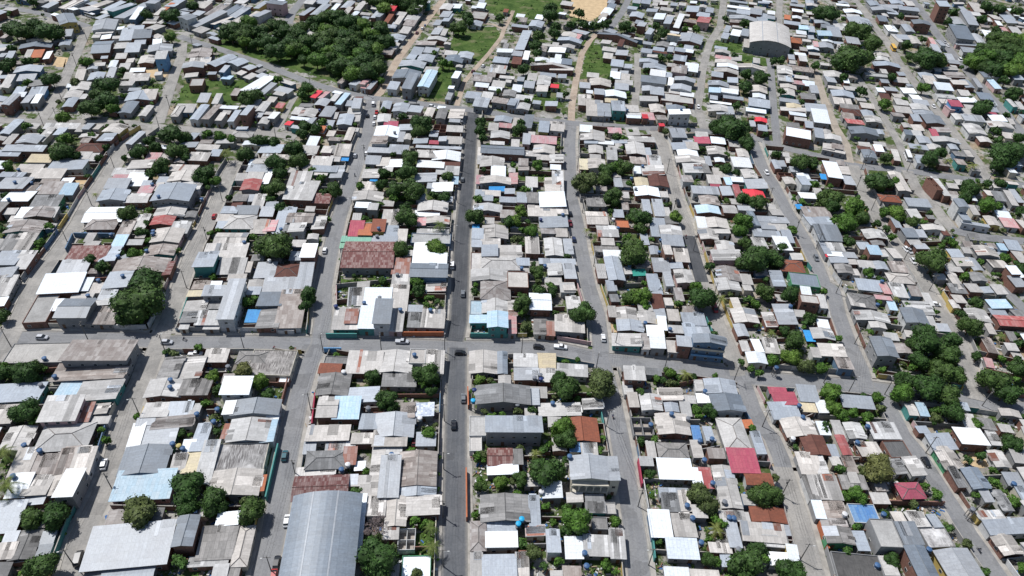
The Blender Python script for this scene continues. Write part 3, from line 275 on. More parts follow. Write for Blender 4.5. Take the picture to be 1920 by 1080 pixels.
(960,0):"""175 115 240 145 ws4;130 155 240 205 lG4;0 180 120 215 ls4;30 235 145 370 ls5;0 385 80 420 ls5;80 390 135 445 ws4;0 420 80 480 Bs3;370 240 490 285 pG4;455 220 580 265 ls4;350 280 520 325 lG4;480 255 520 290 Ps;280 355 400 400 ws4;235 330 400 360 ps;285 440 370 475 ws4;370 445 450 485 ms4;160 480 460 520 pG4;290 510 450 540 ps3;190 570 290 640 pG4;185 640 270 690 ps4;90 615 170 660 ls4;290 630 350 665 Zs3;335 700 380 730 ls3;30 715 150 755 ps4;0 755 40 820 ls4;20 780 135 845 pG4;250 760 340 800 ls4r;80 860 165 960 ms5;200 920 280 990 ls5;285 920 405 985 ps4;80 1010 140 1080 ls4;150 1020 330 1080 Ps4;0 895 60 960 ps;470 620 570 660 ls4;590 590 735 650 pG4;620 665 690 715 ls5;680 680 850 735 wG4;500 720 590 790 ps5;560 770 680 870 ps4;640 790 740 870 ls4;700 740 790 770 ys;745 765 850 830 ls6;850 795 950 840 ps4;850 840 970 880 ps;865 880 970 910 ws5r;975 860 1080 920 Ps4;980 870 1025 910 Zs5;1085 905 1130 935 Zs5;1080 870 1170 920 es4;1030 785 1145 845 pG4;1180 830 1345 885 ws7w;1160 790 1300 830 mG5;745 450 835 500 ls5;840 480 900 515 ls4;780 375 870 420 ls4r;685 400 755 440 ps4r;745 515 790 545 ls;740 545 810 590 ws4;810 530 870 560 ls;800 555 880 600 ps4;780 600 900 645 ps4;775 630 870 675 ls4;650 250 920 310 mG4;795 305 840 345 Bs5;985 310 1050 340 ls4;970 365 1050 400 ls4;1060 355 1140 385 ls;1050 375 1215 415 Bs3;1165 350 1215 390 ls5;1220 355 1300 400 ls5;1285 365 1360 400 ws5;960 440 1090 480 lG4;1210 405 1310 470 ls4;990 475 1150 530 lG4;1040 525 1150 575 ws5;975 570 1150 630 ms5w;1200 490 1310 550 es5p;1300 480 1400 540 ws4;1225 575 1370 620 lG5;1195 630 1340 685 lG5;1270 685 1380 735 ws4;980 645 1080 690 lG4;1040 650 1135 720 ls5r;960 720 1090 765 ps4;1140 700 1380 780 qf4r;1170 590 1210 640 ws5;1140 540 1200 590 ls;1180 670 1260 705 ps;1170 250 1260 275 ys6w;1255 250 1430 330 lG4r;1000 210 1070 270 ls5w;940 165 1010 200 ls6r;1065 100 1150 150 ws4;1140 125 1210 180 ls5;1215 120 1290 205 ws5r;1310 45 1400 95 ls5r;1390 125 1490 175 Cs6p;1390 95 1480 130 ls5;1285 140 1385 180 es4;885 90 990 135 lG4r;865 45 940 80 ls4;1010 65 1090 95 ls4;1190 20 1240 45 ls5;1110 10 1170 40 ps5r;970 0 1040 30 ls5;905 0 965 25 ls5;670 60 760 110 wG4;650 105 720 145 ps4;715 30 780 60 ms4;650 140 700 170 ws4;1620 40 1790 75 ws4;1610 70 1700 100 ls4;1690 75 1780 110 ls5;1790 70 1870 110 ls5;1640 0 1760 30 ls;1640 115 1830 165 lG4;1870 105 1930 140 ls4;1840 130 1930 180 ls;1590 200 1640 240 ls4;1640 220 1720 280 ws5;1720 225 1780 270 ls5;1570 250 1630 290 ls4;1740 305 1820 360 ps5;1800 180 2075 348 pa8g;1530 415 1640 450 Ps4;1530 445 1680 490 pG4;1545 475 1690 520 wG4;1525 510 1690 560 pG5r;1500 540 1580 580 ls5;1620 580 1690 625 ls5;1480 605 1620 655 lG4;1480 655 1560 700 Ls5;1560 660 1690 705 ws5;1590 710 1730 755 ls;1490 755 1640 790 ws4;1470 790 1660 850 pG4;1530 800 1660 865 ls4;1790 640 1910 700 pG4;1700 480 1890 530 pG4;1780 740 1930 810 ls4;1760 810 1900 850 ws4;1820 880 1910 920 ZG4;1730 900 1800 950 ls;1800 940 1900 1000 ls5;510 930 600 990 wf5;520 980 690 1060 pG4;720 960 820 1000 Ps4;650 1060 760 1080 ws;750 1050 860 1080 ls;840 1020 1070 1070 ps4;1180 970 1310 1030 ls5;1375 990 1470 1030 ps4;1365 1025 1485 1080 rs4;1490 1030 1600 1080 ws4;545 1040 640 1080 ls;1280 1050 1360 1080 ls""",
(1440,0):"""170 25 265 60 ls4;185 65 260 100 ws5;0 80 50 110 ws5;0 115 50 150 ls5;115 155 230 190 ls4r;125 115 165 145 os4;235 190 305 225 Ls5t;300 205 350 240 ls5b;370 230 475 275 Ls4b;440 210 550 275 ls4;490 180 610 230 ps4;350 150 460 185 lG4;400 185 500 215 ms4;600 130 780 195 lG4;570 70 700 105 wG4;590 110 690 140 ps;135 275 250 325 oh5;300 265 345 295 ls4;580 280 690 330 ls6r;380 320 490 365 lG4;490 310 570 340 ls;520 335 605 365 ps4;335 315 380 350 Ps5;150 410 200 445 ls4;230 420 295 460 ps5r;730 5 840 45 lG5;760 50 940 90 lG4;840 35 1010 75 ls;910 0 1020 35 lG5;1025 10 1100 45 ps5r;980 50 1130 85 ls5;790 120 890 160 ms4;880 75 980 115 ls;1080 150 1220 190 mG7r;830 185 960 235 wh5w;1000 185 1100 240 lG5;1215 0 1345 50 ls12r;1160 15 1210 35 ls;1360 130 1500 190 lG4;1440 100 1575 185 ls6;1330 55 1410 100 ls4;1350 205 1540 295 ms7g;1410 320 1560 350 ls4;1410 355 1590 400 ls5;1500 90 1600 120 ps4;1590 130 1680 160 ps;1600 240 1700 290 ws4;1520 255 1640 330 lG4;1430 50 1500 90 ls;1500 30 1620 90 ps4;1650 110 1750 160 ps4;1740 110 1850 150 ls;1700 160 1760 190 ws4;1850 160 1920 190 ps;1800 210 1920 270 ps4;1740 205 1800 235 Ps4;770 390 910 430 pG4;790 420 910 460 pG4;790 465 990 510 lG5;900 255 1000 330 ps4;960 260 1060 300 ls5;1040 270 1150 330 pG4;1200 290 1260 330 Ps5;1260 300 1330 350 ls4;1215 340 1300 390 ls4w;1320 410 1400 450 ls;1340 450 1440 480 ls;1010 265 1100 310 ls;700 540 900 580 qf4;390 530 570 590 pG4;40 490 170 560 pG4;190 500 350 545 es4;60 560 180 620 ps4;180 600 270 640 Ps4;260 610 350 650 ws4;95 630 210 670 pG4;150 555 300 600 ps;100 660 200 720 pG4;310 640 380 700 ls4;400 560 500 630 ls4;420 640 550 670 ps4;460 675 640 735 lG5;480 720 630 790 ps4;540 780 680 820 ds4;555 810 700 870 Bh4;690 775 800 815 ps4r;550 850 650 895 es4;580 890 720 940 Cs4;720 870 860 925 pG4;590 950 820 1020 mG5;80 730 230 780 ls4;140 775 250 820 yG4;90 800 270 850 ps4;160 830 280 880 ws4;200 880 290 910 ps;280 775 450 850 ls4;320 830 465 925 ws5;120 945 310 1045 wf6;275 915 340 960 ls5;345 965 420 1035 ls5;410 1005 560 1060 pG4;810 660 880 690 ws4;870 650 975 690 ls5r;830 705 920 745 Bs4;930 700 1030 740 ps4;995 660 1110 705 ws4;1060 710 1160 760 ws4;1080 750 1210 790 ls4;940 740 1060 790 ps;1060 780 1210 830 pG4;890 840 1010 880 es4;940 800 1080 850 ps;1080 820 1250 870 lG4;1065 860 1155 910 ls5r;1150 860 1330 935 mG5r;1070 935 1170 985 ps4;960 970 1065 1010 ms5;1060 980 1160 1020 ps;1110 1020 1230 1080 lG4;1205 975 1285 1025 rs4;1225 1025 1440 1080 pG4;1230 955 1370 1000 es4;1110 545 1250 590 lG4;1130 575 1260 630 ps4;1250 560 1370 600 ps;1240 625 1390 680 ws4;1320 540 1480 590 es4;1370 600 1500 640 ps4;1260 700 1410 740 qf4;1260 740 1390 780 ps4;1340 755 1460 800 rs7u;1290 785 1350 830 Ps5;1560 700 1690 750 ms5;1440 600 1550 660 lG4;1525 525 1650 580 mG5;1640 530 1730 580 ls4;1620 595 1740 665 Ls4;1560 600 1660 660 ls4;1800 540 1920 600 ls5;1730 555 1810 600 ps;1730 740 1850 800 pG5t;1640 750 1720 790 ls;1850 770 1930 820 ps4;1350 850 1470 900 pG4;1450 860 1630 915 ls5w;1650 860 1790 915 ws5;1620 835 1720 865 rs4;1460 930 1640 1010 pG5;1640 910 1850 970 pG5w;1560 1020 1680 1070 pG4;1740 990 1880 1050 ps4;1830 850 1920 890 ls4;1820 900 1920 940 ps""",
}
# trees: x y radius (image) kind: d dark round, b bright, o olive, c shrub, p palm, x bare
TREES="""62 972 26 d;102 968 30 d;260 962 38 o;350 918 38 d;352 958 25 d;400 938 32 d;470 958 30 d;82 1062 36 d;8 848 25 p;15 910 28 p;197 827 12 b
712 1047 46 d;702 985 28 x;780 1075 14 o;807 990 18 p;810 1025 20 p;792 985 10 b;823 858 7 c;821 888 7 c;820 917 7 c;805 812 16 b;686 885 10 b;895 857 12 b;902 912 16 d;938 907 18 b;890 965 10 b
1027 887 36 d;1005 850 14 p;975 900 18 d;1060 825 24 d;1045 812 14 b;1080 975 31 b;1155 977 14 b;1002 1037 20 o;1135 1060 14 b;1200 827 12 d;1220 890 14 d;1315 930 28 o;1328 952 22 o;1342 992 20 p;1330 1010 12 b;1332 1050 17 d;1402 1055 38 d;1420 1030 20 d;1430 932 30 d;1237 1018 10 c
1450 932 22 d;1650 882 34 o;1620 885 16 o;1607 930 20 b;1588 932 14 b;1480 1075 32 d;1672 1050 18 d;1895 832 22 d;1840 857 13 d;1862 882 10 b;1902 942 14 b;1442 1040 10 d;1545 808 12 d
255 572 50 d;285 555 30 d;240 595 24 d;45 700 28 d;10 700 20 d;62 690 18 d;47 772 30 d;6 590 16 d;255 782 10 b;462 567 14 b;400 706 16 b;458 695 20 o;484 718 20 b;385 757 12 b
577 552 20 d;571 575 16 d;697 707 17 d;727 748 24 d;735 765 16 d;798 702 28 d;810 735 14 d;784 545 16 d;660 577 8 c;897 715 15 b;505 740 16 c;527 732 8 p;890 547 10 d;546 655 8 o
980 568 22 d;1010 545 16 d;1035 548 14 d;985 612 14 o;1092 588 27 d;1060 732 32 d;1048 712 18 d;1125 717 34 o;997 770 13 d;1055 800 24 b;1315 562 32 d;1352 560 16 p;1272 570 10 b;1205 555 22 b;1180 558 16 c;1210 577 12 b;1191 629 8 c;1255 700 15 b;1285 702 16 p;1302 707 10 d;1330 772 17 d;1307 770 14 b;1390 680 9 c;1407 692 10 b;1425 700 10 b;1435 548 20 d;1417 572 12 b;1260 720 12 o;1340 705 8 b
1482 555 20 d;1517 597 16 d;1470 622 14 d;1492 640 22 d;1482 670 20 b;1450 675 16 b;1512 687 18 o;1540 690 14 b;1447 625 12 p;1571 635 10 b;1545 547 9 b;1737 640 36 d;1782 640 24 d;1720 648 22 d;1775 665 26 d;1720 677 22 d;1762 695 26 d;1702 715 24 d;1690 737 24 b;1740 730 38 d;1770 740 30 d;1790 705 22 d;1790 775 26 d;1830 795 14 b;1755 785 14 o;1820 612 24 d;1802 590 12 d;1832 670 13 d;1865 715 32 d;1885 735 26 d;1910 695 20 d;1912 645 12 d;1880 630 12 p;1830 567 16 d;1706 545 9 b;1680 560 10 p;1700 572 10 b;1555 737 22 b;1567 730 14 b;1645 745 14 b;1650 767 12 o;1560 765 18 b;1600 775 14 b;1580 780 16 b;1625 782 14 b;1547 797 13 d;1756 585 7 b;1655 695 10 b
120 285 26 d;140 292 14 d;185 297 10 d;197 277 10 d;260 285 18 d;232 297 9 d;332 285 22 d;350 297 12 d;302 310 20 d;282 327 13 d;385 327 24 d;405 340 14 b;292 275 14 d;240 400 20 d;266 437 15 d;179 365 8 p;170 487 14 d;192 500 16 d;250 475 14 b;230 475 10 d;270 530 36 d;429 372 9 d;460 290 18 d;425 285 14 p;95 425 12 b;75 457 12 b;5 430 12 d;8 368 10 d;15 312 14 b;400 520 10 b;410 432 8 b;277 420 10 d;332 470 8 b;475 445 10 b
517 307 22 d;525 325 16 d;560 302 20 d;517 352 20 d;502 355 14 d;525 390 14 d;505 375 12 d;550 280 20 d;585 320 10 b;602 335 12 b;625 355 18 d;610 362 12 d;512 462 38 d;537 462 14 d;615 410 8 b;767 297 20 d;762 322 22 d;777 357 28 d;740 357 20 d;717 347 15 d;740 372 12 b;720 325 14 d;762 410 24 d;760 392 16 d;712 385 10 b;675 350 12 b;840 332 15 d;835 370 15 d;812 365 10 d;816 465 22 b;752 470 20 d;782 530 16 b;826 422 16 p;720 528 12 c;891 406 20 d;897 375 12 b;930 377 8 b;955 417 16 d;750 455 8 b;770 445 8 b;892 535 8 b;737 290 8 d;685 410 10 c
1007 310 14 b;962 310 9 b;975 395 15 b;997 435 18 b;967 415 16 b;970 450 13 o;985 356 12 b;1007 512 17 d;1032 538 12 b;1100 340 28 o;1135 322 18 d;1172 315 20 d;1152 315 16 b;1150 367 22 d;1135 337 18 d;1165 280 8 b;1200 410 24 d;1200 430 16 d;1266 407 16 b;1190 477 34 d;1175 447 13 b;1177 345 10 b;1100 432 9 p;1115 452 8 p;1362 317 15 d;1380 325 10 d;1363 290 8 b;1317 280 8 d;1392 372 16 d;1422 380 20 d;1362 377 8 b;1395 415 20 b;1385 435 18 b;1397 455 16 d;1415 490 34 d;1390 497 18 d;1332 500 12 d;1427 475 18 d;1347 515 8 b;1305 537 14 b;1400 270 18 d
1502 307 24 d;1522 307 16 d;1455 290 12 d;1527 347 12 b;1560 372 26 d;1562 387 18 d;1600 387 24 b;1590 420 24 b;1615 410 18 d;1565 415 12 b;1592 455 15 d;1672 445 11 b;1662 430 10 d;1645 342 26 d;1665 345 14 d;1680 342 12 b;1662 297 15 d;1745 300 20 d;1762 285 14 d;1722 277 10 p;1777 302 10 p;1825 310 12 p;1877 290 32 d;1902 285 28 d;1870 310 16 d;1820 355 22 d;1810 370 14 d;1875 345 14 d;1850 345 12 d;1850 385 20 b;1870 387 12 b;1915 397 14 d;1680 400 20 b;1660 397 14 b;1712 417 15 d;1647 420 10 d;1750 492 35 d;1787 457 12 b;1765 462 9 b;1800 495 8 b;1810 520 12 b;1627 512 14 b;1450 487 22 d;1465 465 14 d;1485 430 10 b;1885 485 14 b;1915 505 14 d;1827 450 8 p
27 57 26 d;45 62 22 d;92 62 28 d;65 48 18 d;320 30 20 d;275 28 14 d;362 12 14 d;22 90 10 d;320 70 14 b;312 66 12 p;162 117 14 b;50 115 12 d;8 125 16 d;18 118 14 d;97 150 18 d;52 155 10 b;142 155 12 o;202 162 28 d;197 190 24 d;167 205 22 d;212 205 14 b;185 180 18 d;232 180 8 b;230 132 9 d;120 220 16 b;435 72 12 d;460 80 16 b;470 182 22 d;50 237 11 b;122 260 16 b;172 255 10 b;322 252 26 d;282 265 14 d;345 258 16 d;390 252 12 b;412 255 14 b;437 262 12 b;475 265 12 d;255 257 8 d;60 3 12 d;246 3 8 d
527 47 14 d;495 50 14 p;712 57 18 d;760 12 14 d;772 14 10 d;702 145 12 d;715 152 10 b;577 167 18 c;565 180 12 c;520 150 12 b;485 175 12 d;572 237 16 d;592 242 14 d;567 250 14 d;605 230 12 b;792 232 24 d;787 247 18 d;755 220 12 d;722 208 9 d;900 230 14 d;900 245 14 d;905 260 12 d;875 32 14 d;880 42 12 d;860 52 18 d;850 55 10 d;937 35 11 d;830 120 12 b;842 122 10 b;815 100 8 b;490 265 16 d;512 267 14 d;935 172 8 b
1030 30 18 d;1035 15 16 d;1042 50 14 d;1010 67 16 d;1040 62 14 d;1005 85 14 d;1020 115 9 p;1007 100 12 d;982 130 15 d;1086 26 12 d;1070 47 12 d;1095 48 12 d;1115 48 12 d;1132 48 12 d;1142 42 8 d;1172 50 16 d;1185 57 10 d;1230 50 12 d;1242 62 14 d;1232 72 10 o;967 37 8 b;972 243 16 d;975 232 12 d;1145 150 8 d;1212 132 8 d;1255 108 10 c;1240 108 10 c;1360 35 8 d;1397 45 13 d;1377 105 9 d;1400 140 15 d;1397 163 16 d;1427 147 18 d;1382 200 12 d;1367 240 32 d;1385 240 24 d;1350 237 20 d;1395 255 18 d;1410 220 8 p;1155 257 12 d;1170 260 10 b;1136 247 7 d;1247 247 10 o;1182 247 7 b;987 190 9 d;1060 177 9 d;1435 252 8 d;1285 55 8 b;1307 55 10 b
1610 60 28 d;1635 82 22 d;1590 110 36 d;1610 108 30 d;1575 118 24 d;1547 25 24 d;1560 28 18 d;1735 110 30 d;1757 115 20 d;1705 107 12 d;1700 85 14 d;1690 33 10 d;1731 75 8 d;1785 25 12 d;1780 42 10 d;1850 12 15 d;1875 18 14 d;1842 38 14 d;1908 22 12 d;1672 145 12 d;1580 145 12 d;1615 172 12 d;1657 195 14 b;1695 187 8 b;1465 172 10 d;1502 192 9 d;1732 165 14 b;1837 205 20 d;1852 195 12 d;1902 175 18 d;1885 152 13 d;1887 217 9 d;1867 247 12 d;1912 260 14 d;1817 185 8 d;1450 115 10 d;1465 115 12 d;1530 125 12 c;1440 142 6 b;1870 57 10 d;1872 265 10 d"""
FOREST=[([(385,62),(470,42),(560,55),(625,25),(650,35),(715,45),(730,60),(722,85),(716,110),(722,125),(688,138),(640,142),(560,112),(470,84),(410,72)],74),
([(690,0),(790,0),(780,20),(745,15),(725,22)],9),
([(1815,118),(1845,95),(1870,70),(1925,72),(1925,135),(1850,132)],34)]
GRASS=[[(905,-20),(1060,-20),(1055,28),(1005,38),(930,30),(905,12)],[(855,52),(930,50),(942,72),(902,115),(852,112),(842,85)],
[(818,128),(852,118),(868,150),(838,192),(800,188)],[(1100,85),(1130,82),(1146,110),(1146,145),(1088,148)],[(622,524),(735,522),(733,541),(619,546)],
[(345,152),(470,150),(482,192),(328,200)],[(972,322),(1030,318),(1045,330),(972,345)],[(1115,545),(1140,548),(1158,600),(1162,640),(1150,642),(1128,590)],
[(1175,545),(1205,540),(1222,580),(1165,580)],[(1500,688),(1560,680),(1592,712),(1480,708)],[(1640,690),(1690,700),(1660,725),(1632,722)],[(1845,765),(1862,768),(1890,810),(1870,808)],
[(1850,892),(1880,890),(1895,930),(1872,922)],[(555,90),(560,60),(720,55),(715,125),(690,150),(640,158),(480,110),(400,85),(450,50)],[(1070,40),(1100,38),(1095,0),(1065,0)],
[(1340,75),(1390,80),(1395,100),(1335,95)],[(1385,100),(1440,110),(1440,125),(1380,118)],[(1015,155),(1055,155),(1055,200),(990,200)],[(1000,135),(1012,150),(985,155),(970,150)],
[(1090,75),(1115,70),(1110,95),(1085,98)],[(250,165),(310,155),(300,172),(240,172)],[(560,170),(590,165),(600,180),(550,205),(530,200)],[(1555,765),(1640,768),(1655,800),(1550,800)],
[(415,110),(300,410),(300,400)],[(1210,330),(1235,330),(1240,370),(1200,370)],[(700,395),(740,400),(735,420),(665,415)],[(1145,380),(1180,385),(1178,410),(1140,405)],
[(1110,500),(1120,560),(1140,560),(1125,500)],[(640,1060),(660,1060),(655,1075)],[(780,1000),(822,1000),(828,1060),(760,1060)],[(345,392),(372,395),(360,412),(345,410)],[(238,466),(272,470),(265,485),(240,485)]]
SAND=[[(1072,-10),(1152,-10),(1140,20),(1108,40),(1068,30)],[(124,328),(160,332),(168,345),(130,348)],[(1650,925),(1690,925),(1685,940),(1650,938)],[(1755,885),(1775,900),(1785,920),(1765,915)],[(1820,845),(1860,850),(1850,880),(1805,870)],[(270,130),(315,135),(310,147),(262,145)],[(250,130),(300,128),(300,140)],[(100,105),(130,108),(120,128),(100,122)],[(1820,690),(1850,685),(1840,705),(1822,702)],[(1140,600),(1150,605),(1160,625),(1145,622)]]
CARS="""195 871 A hatchback white;534 855 B hatchback teal;538 977 B hatchback white;519 1055 B hatchback black;514 1078 B hatchback red;148 1048 A van black;777 829 C hatchback maroon;851 797 C hatchback black;869 747 C hatchback grey;863 662 M hatchback black;927 714 M hatchback black;948 713 M hatchback grey;868 551 C hatchback grey;754 641 M pickup silver;79 633 M hatchback silver;313 642 M hatchback silver;367 664 M pickup white;1010 651 M hatchback black;1051 651 M pickup white;1131 634 D hatchback white;1340 579 E van red;848 498 C van white;609 470 B hatchback white;867 337 C hatchback grey;666 292 B hatchback silver;687 288 B hatchback white;402 406 A hatchback red;1069 401 D hatchback black;1069 419 D pickup maroon;1076 449 D hatchback navy;1271 383 E van black;1437 324 F hatchback white;1530 484 F hatchback grey;1712 490 R5 hatchback white;1699 468 R5 hatchback white;1705 471 R5 hatchback silver;1701 295 R2 bus white;1674 92 R3 bus yellow;1800 113 R4 van white;1771 79 R4 hatchback silver;1777 86 R4 hatchback white;1750 200 R3 hatchback white;700 196 B van white;706 211 B pickup red;703 220 B hatchback white;689 217 B hatchback black;701 232 B hatchback white;792 54 J hatchback white;782 62 J hatchback maroon;887 134 I hatchback maroon;906 124 I hatchback white;810 200 N hatchback white;1309 201 H hatchback white;1736 867 R8 hatchback black;1891 1051 M hatchback black;1892 574 R10 hatchback black;1754 571 M hatchback white;170 31 L0 bus white;1892 792 R8 hatchback grey"""
MOTOS="346 636 M;515 653 M;1149 781 D;1836 1032 R8;1286 444 E;665 328 B"
POLES={ 'M':"22 652;165 637;311 662;457 652;606 661;715 657;834 660;978 662;1117 695;1245 695;1375 717;1544 718;1658 740;1841 761",
'A':"140 1062;212 920;262 779",'A2':"350 540;390 457;417 377",'Z':"129 460;172 385;215 317",'B':"510 1075;555 895;583 770;640 540;662 400;684 300",
'C':"831 1062;831 970;832 880;833 790;836 600;844 520;850 450;857 380;865 320;872 260",'D':"1216 1060;1196 950;1137 800;1152 654;1113 500;1092 400;1082 320",
'E':"1250 325;1262 400;1300 470;1337 560",'El':"1429 800;1465 930;1500 1050",'F':"1567 550;1602 645;1590 737",'F2':"1440 380;1490 440;1530 467",'R8':"1735 850;1813 977",
'R5':"1615 317;1605 355;1633 395;1695 487;1742 545",'L1':"165 80;144 125;116 187;82 236",'L2':"362 89;319 205;299 241",'N':"582 162;689 180;781 197;1000 222;1130 236;1250 242",'O':"110 230;517 257",
'R3':"1655 60;1710 140;1765 205",'R4':"1790 95;1845 160;1900 230",'N2':"1622 310;1700 322;1850 345"}
TANKS="""46 836 b;75 846 b;325 836 b;335 836 o;343 842 b;26 895 b;366 961 b;734 852 b;652 871 w;972 982 v;978 976 v;1068 857 b;1096 1038 b;1100 1061 b;1015 922 w;1312 828 b;1334 826 b;1321 862 b;1336 907 b;1288 949 b;1358 943 g;1298 973 b;1315 1017 b;1367 972 b;1375 973 b;1385 1030 g;1742 1030 b;1645 1060 b;1657 964 b;1582 967 w;1824 955 g;1900 908 b;1607 831 b;1487 822 w;83 672 b;77 723 g;103 707 b;166 557 b;321 716 b;320 729 b;427 687 g;407 767 b;370 779 b;400 790 b;630 578 n;683 569 b;712 560 g;807 585 b;751 585 b;777 665 b;644 697 w;690 765 g;787 784 w;887 751 v;889 731 n;1210 605 b;1256 619 b;1002 711 g;1013 705 g;1014 712 n;970 759 g;1036 758 b;1258 780 b;1290 786 g;1220 797 b;1322 733 b;1481 577 b;1645 572 b;1456 689 b;1499 760 b;1505 783 b;1627 799 b;29 344 b;35 319 b;59 344 b;18 378 b;208 439 b;221 480 b;184 525 b;231 520 b;287 433 b;286 438 b;245 342 g;285 345 b;298 371 b;378 373 b;275 471 b;458 455 b;710 429 b;505 488 w;707 444 g;745 517 g;527 431 b;1014 413 n;1150 411 w;1159 427 b;1239 450 b;1236 474 b;1184 334 b;1192 355 g;1180 499 b;978 504 b;1022 498 b;1205 312 b;1055 406 b;599 206 n;797 47 b;640 880 b;1654 527 b;262 270 w;1277 207 b;1176 207 b;866 228 g;740 250 g;1487 144 b"""
# ---------------------------------------------------------------- roads as ground lines
def world_line(pts): return [unp(x,y,0).to_2d() for x,y in pts]
RW={k:world_line(v[2]) for k,v in ROADS.items()}
SEG=[]
for k,l in RW.items():
    for a,b in zip(l,l[1:]):
        SEG.append((a,b,ROADS[k][0]/2,k))
def segd(p,a,b):
    d=b-a; t=max(0,min(1,(p-a).dot(d)/max(d.length_squared,1e-9))); return (p-(a+d*t)).length,t
def nearroad(p,keys=None,skip=None):
    best=(1e9,None,None)
    for a,b,hw,k in SEG:
        if keys and k not in keys: continue
        if skip and k==skip: continue
        d,_=segd(p,a,b)
        if d-hw<best[0]: best=(d-hw,(b-a).normalized(),k)
    return best
import cmath
FSEG=[]
for a,b,hw,k in SEG:
    if k in('I','I2','DD','G','L3','L4'): continue
    n=max(1,int((b-a).length/12))
    an=math.atan2(b.y-a.y,b.x-a.x)
    for i in range(n): FSEG.append((a+(b-a)*((i+.5)/n),cmath.exp(4j*an)*(b-a).length/n))
def field(p):
    s=0
    for q,e in FSEG:
        d2=(p-q).length_squared+60
        s+=e/(d2**1.5)
    return cmath.phase(s)/4
# ---------------------------------------------------------------- place words
_named=[('Z','leftmost street',['Z']),('A','second street from left',['A']),('B','street left of centre',['B']),('C','dark central street',['Cl','C']),
 ('D','street right of centre',['D']),('E','narrow patched street',['Em','El','Ee','Ed','E']),('F','long slanting street',['R8','F']),('R','far right street',['R5'])]
def _poly(keys):
    pts=[]
    for k in keys: pts+=RW[k]
    pts=sorted(pts,key=lambda q:q.y); return pts
NL=[(n,_poly(k)) for _,n,k in _named]
def xat(pts,y):
    if y<=pts[0].y: return pts[0].x
    for a,b in zip(pts,pts[1:]):
        if a.y<=y<=b.y: return a.x+(b.x-a.x)*(y-a.y)/max(1e-6,b.y-a.y)
    return pts[-1].x
def yat(k,x):
    l=sorted(RW[k],key=lambda q:q.x)
    if x<=l[0].x: return l[0].y
    for a,b in zip(l,l[1:]):
        if a.x<=x<=b.x: return a.y+(b.y-a.y)*(x-a.x)/max(1e-6,b.x-a.x)
    return l[-1].y
def strip(p):
    xs=[(xat(l,p.y),n) for n,l in NL]
    L=[q for q in xs if q[0]<=p.x]; Rr=[q for q in xs if q[0]>p.x]
    if not L: s='left of '+xs[0][1]
    elif not Rr: s='beyond '+xs[-1][1]
    else:
        a=max(L); b=min(Rr); f=(p.x-a[0])/(b[0]-a[0])
        s='right side of '+a[1] if f<.36 else ('left side of '+b[1] if f>.64 else 'mid-block right of '+a[1])
    ym=yat('M',p.x); yn=yat('N',p.x)
    if p.y<ym: z,d='below main crossroad',ym-p.y
    elif p.y<yn: z,d='above main crossroad',p.y-ym
    else: z,d='above upper crossroad',p.y-yn
    return s,z,d
def ordn(i):
    W=['first','second','third','fourth','fifth','sixth','seventh','eighth','ninth','tenth','eleventh','twelfth']
    if i<12: return W[i]
    n=i+1; return f"{n}{'th' if 10<=n%100<=20 else {1:'st',2:'nd',3:'rd'}.get(n%10,'th')}"
LAB={}
def want(kind,o,p,desc,noun=''):
    s,z,d=strip(p); LAB.setdefault((kind,s,z),[]).append((d,o,desc))
def flush_labels():
    for (kind,s,z),l in LAB.items():
        l.sort(key=lambda q:q[0])
        for i,(d,o,desc) in enumerate(l):
            t=f"{desc}, {ordn(i)} {z}, {s}"
            w_=t.split()
            for a_,b__ in ((' from left',''),(' weathered',''),(' and white',''),('mid-block ',''),('big ',''),('long ','')):
                if len(t.split())>16:
                    t=t.replace(a_,b__,1) if a_!='long ' else t.replace('long slanting','slanting')
            o['label']=t
# ---------------------------------------------------------------- ground
def groundmat():
    m,n,b=newmat('ground',.95,.1); g=geo(n)
    a=ramp(n,noise(n,.09,4,g,.6),[(.42,0),(.58,1)])
    c=mixc(n,a,(.20,.185,.16),(.33,.32,.30))
    s=ramp(n,noise(n,.035,3,g,.6),[(.55,0),(.7,1)])
    c=mixc(n,s,c,(.33,.25,.16))
    gr=ramp(n,noise(n,.11,5,g,.75),[(.48,0),(.54,1)])
    c=mixc(n,gr,c,mixc(n,noise(n,.8,4,g),(.035,.06,.018),(.10,.13,.045)))
    c=mixc(n,1.0,c,ramp(n,noise(n,.9,5,g,.7),[(.25,.65),(.7,1.2)]),'MULTIPLY')
    n.links.new(c,b.inputs['Base Color']); return m
def grassmat():
    m,n,b=newmat('grass',.95,.1); g=geo(n)
    c=mixc(n,ramp(n,noise(n,.12,5,g,.7),[(.38,0),(.62,1)]),(.035,.07,.016),(.085,.13,.035))
    c=mixc(n,ramp(n,noise(n,.07,3,g,.5),[(.55,0),(.68,1)]),c,(.17,.16,.09))
    c=mixc(n,1.0,c,ramp(n,noise(n,1.1,5,g,.7),[(.25,.6),(.7,1.25)]),'MULTIPLY')
    n.links.new(c,b.inputs['Base Color']); return m
M_grass=grassmat()
b=MB(); b.face([(-1500,-100,0),(1500,-100,0),(1500,2200,0),(-1500,2200,0)],groundmat()); tag(b.obj('ground'),kind='structure')
M_sand=plain('sand',(.50,.37,.22),.95,.2,.3)
def ragged(poly,seed,z):
    r=random.Random(seed); P=[unp(x,y).to_2d() for x,y in poly][::-1]; o=[]
    for a,c in zip(P,P[1:]+P[:1]):
        n=max(1,int((c-a).length/1.6)); d=(c-a).normalized(); nn=Vector((-d.y,d.x))
        for k in range(n): q=a+(c-a)*(k/n)+nn*(r.uniform(-.9,.9) if n>2 else 0); o.append((q.x,q.y,z))
    return o
b=MB()
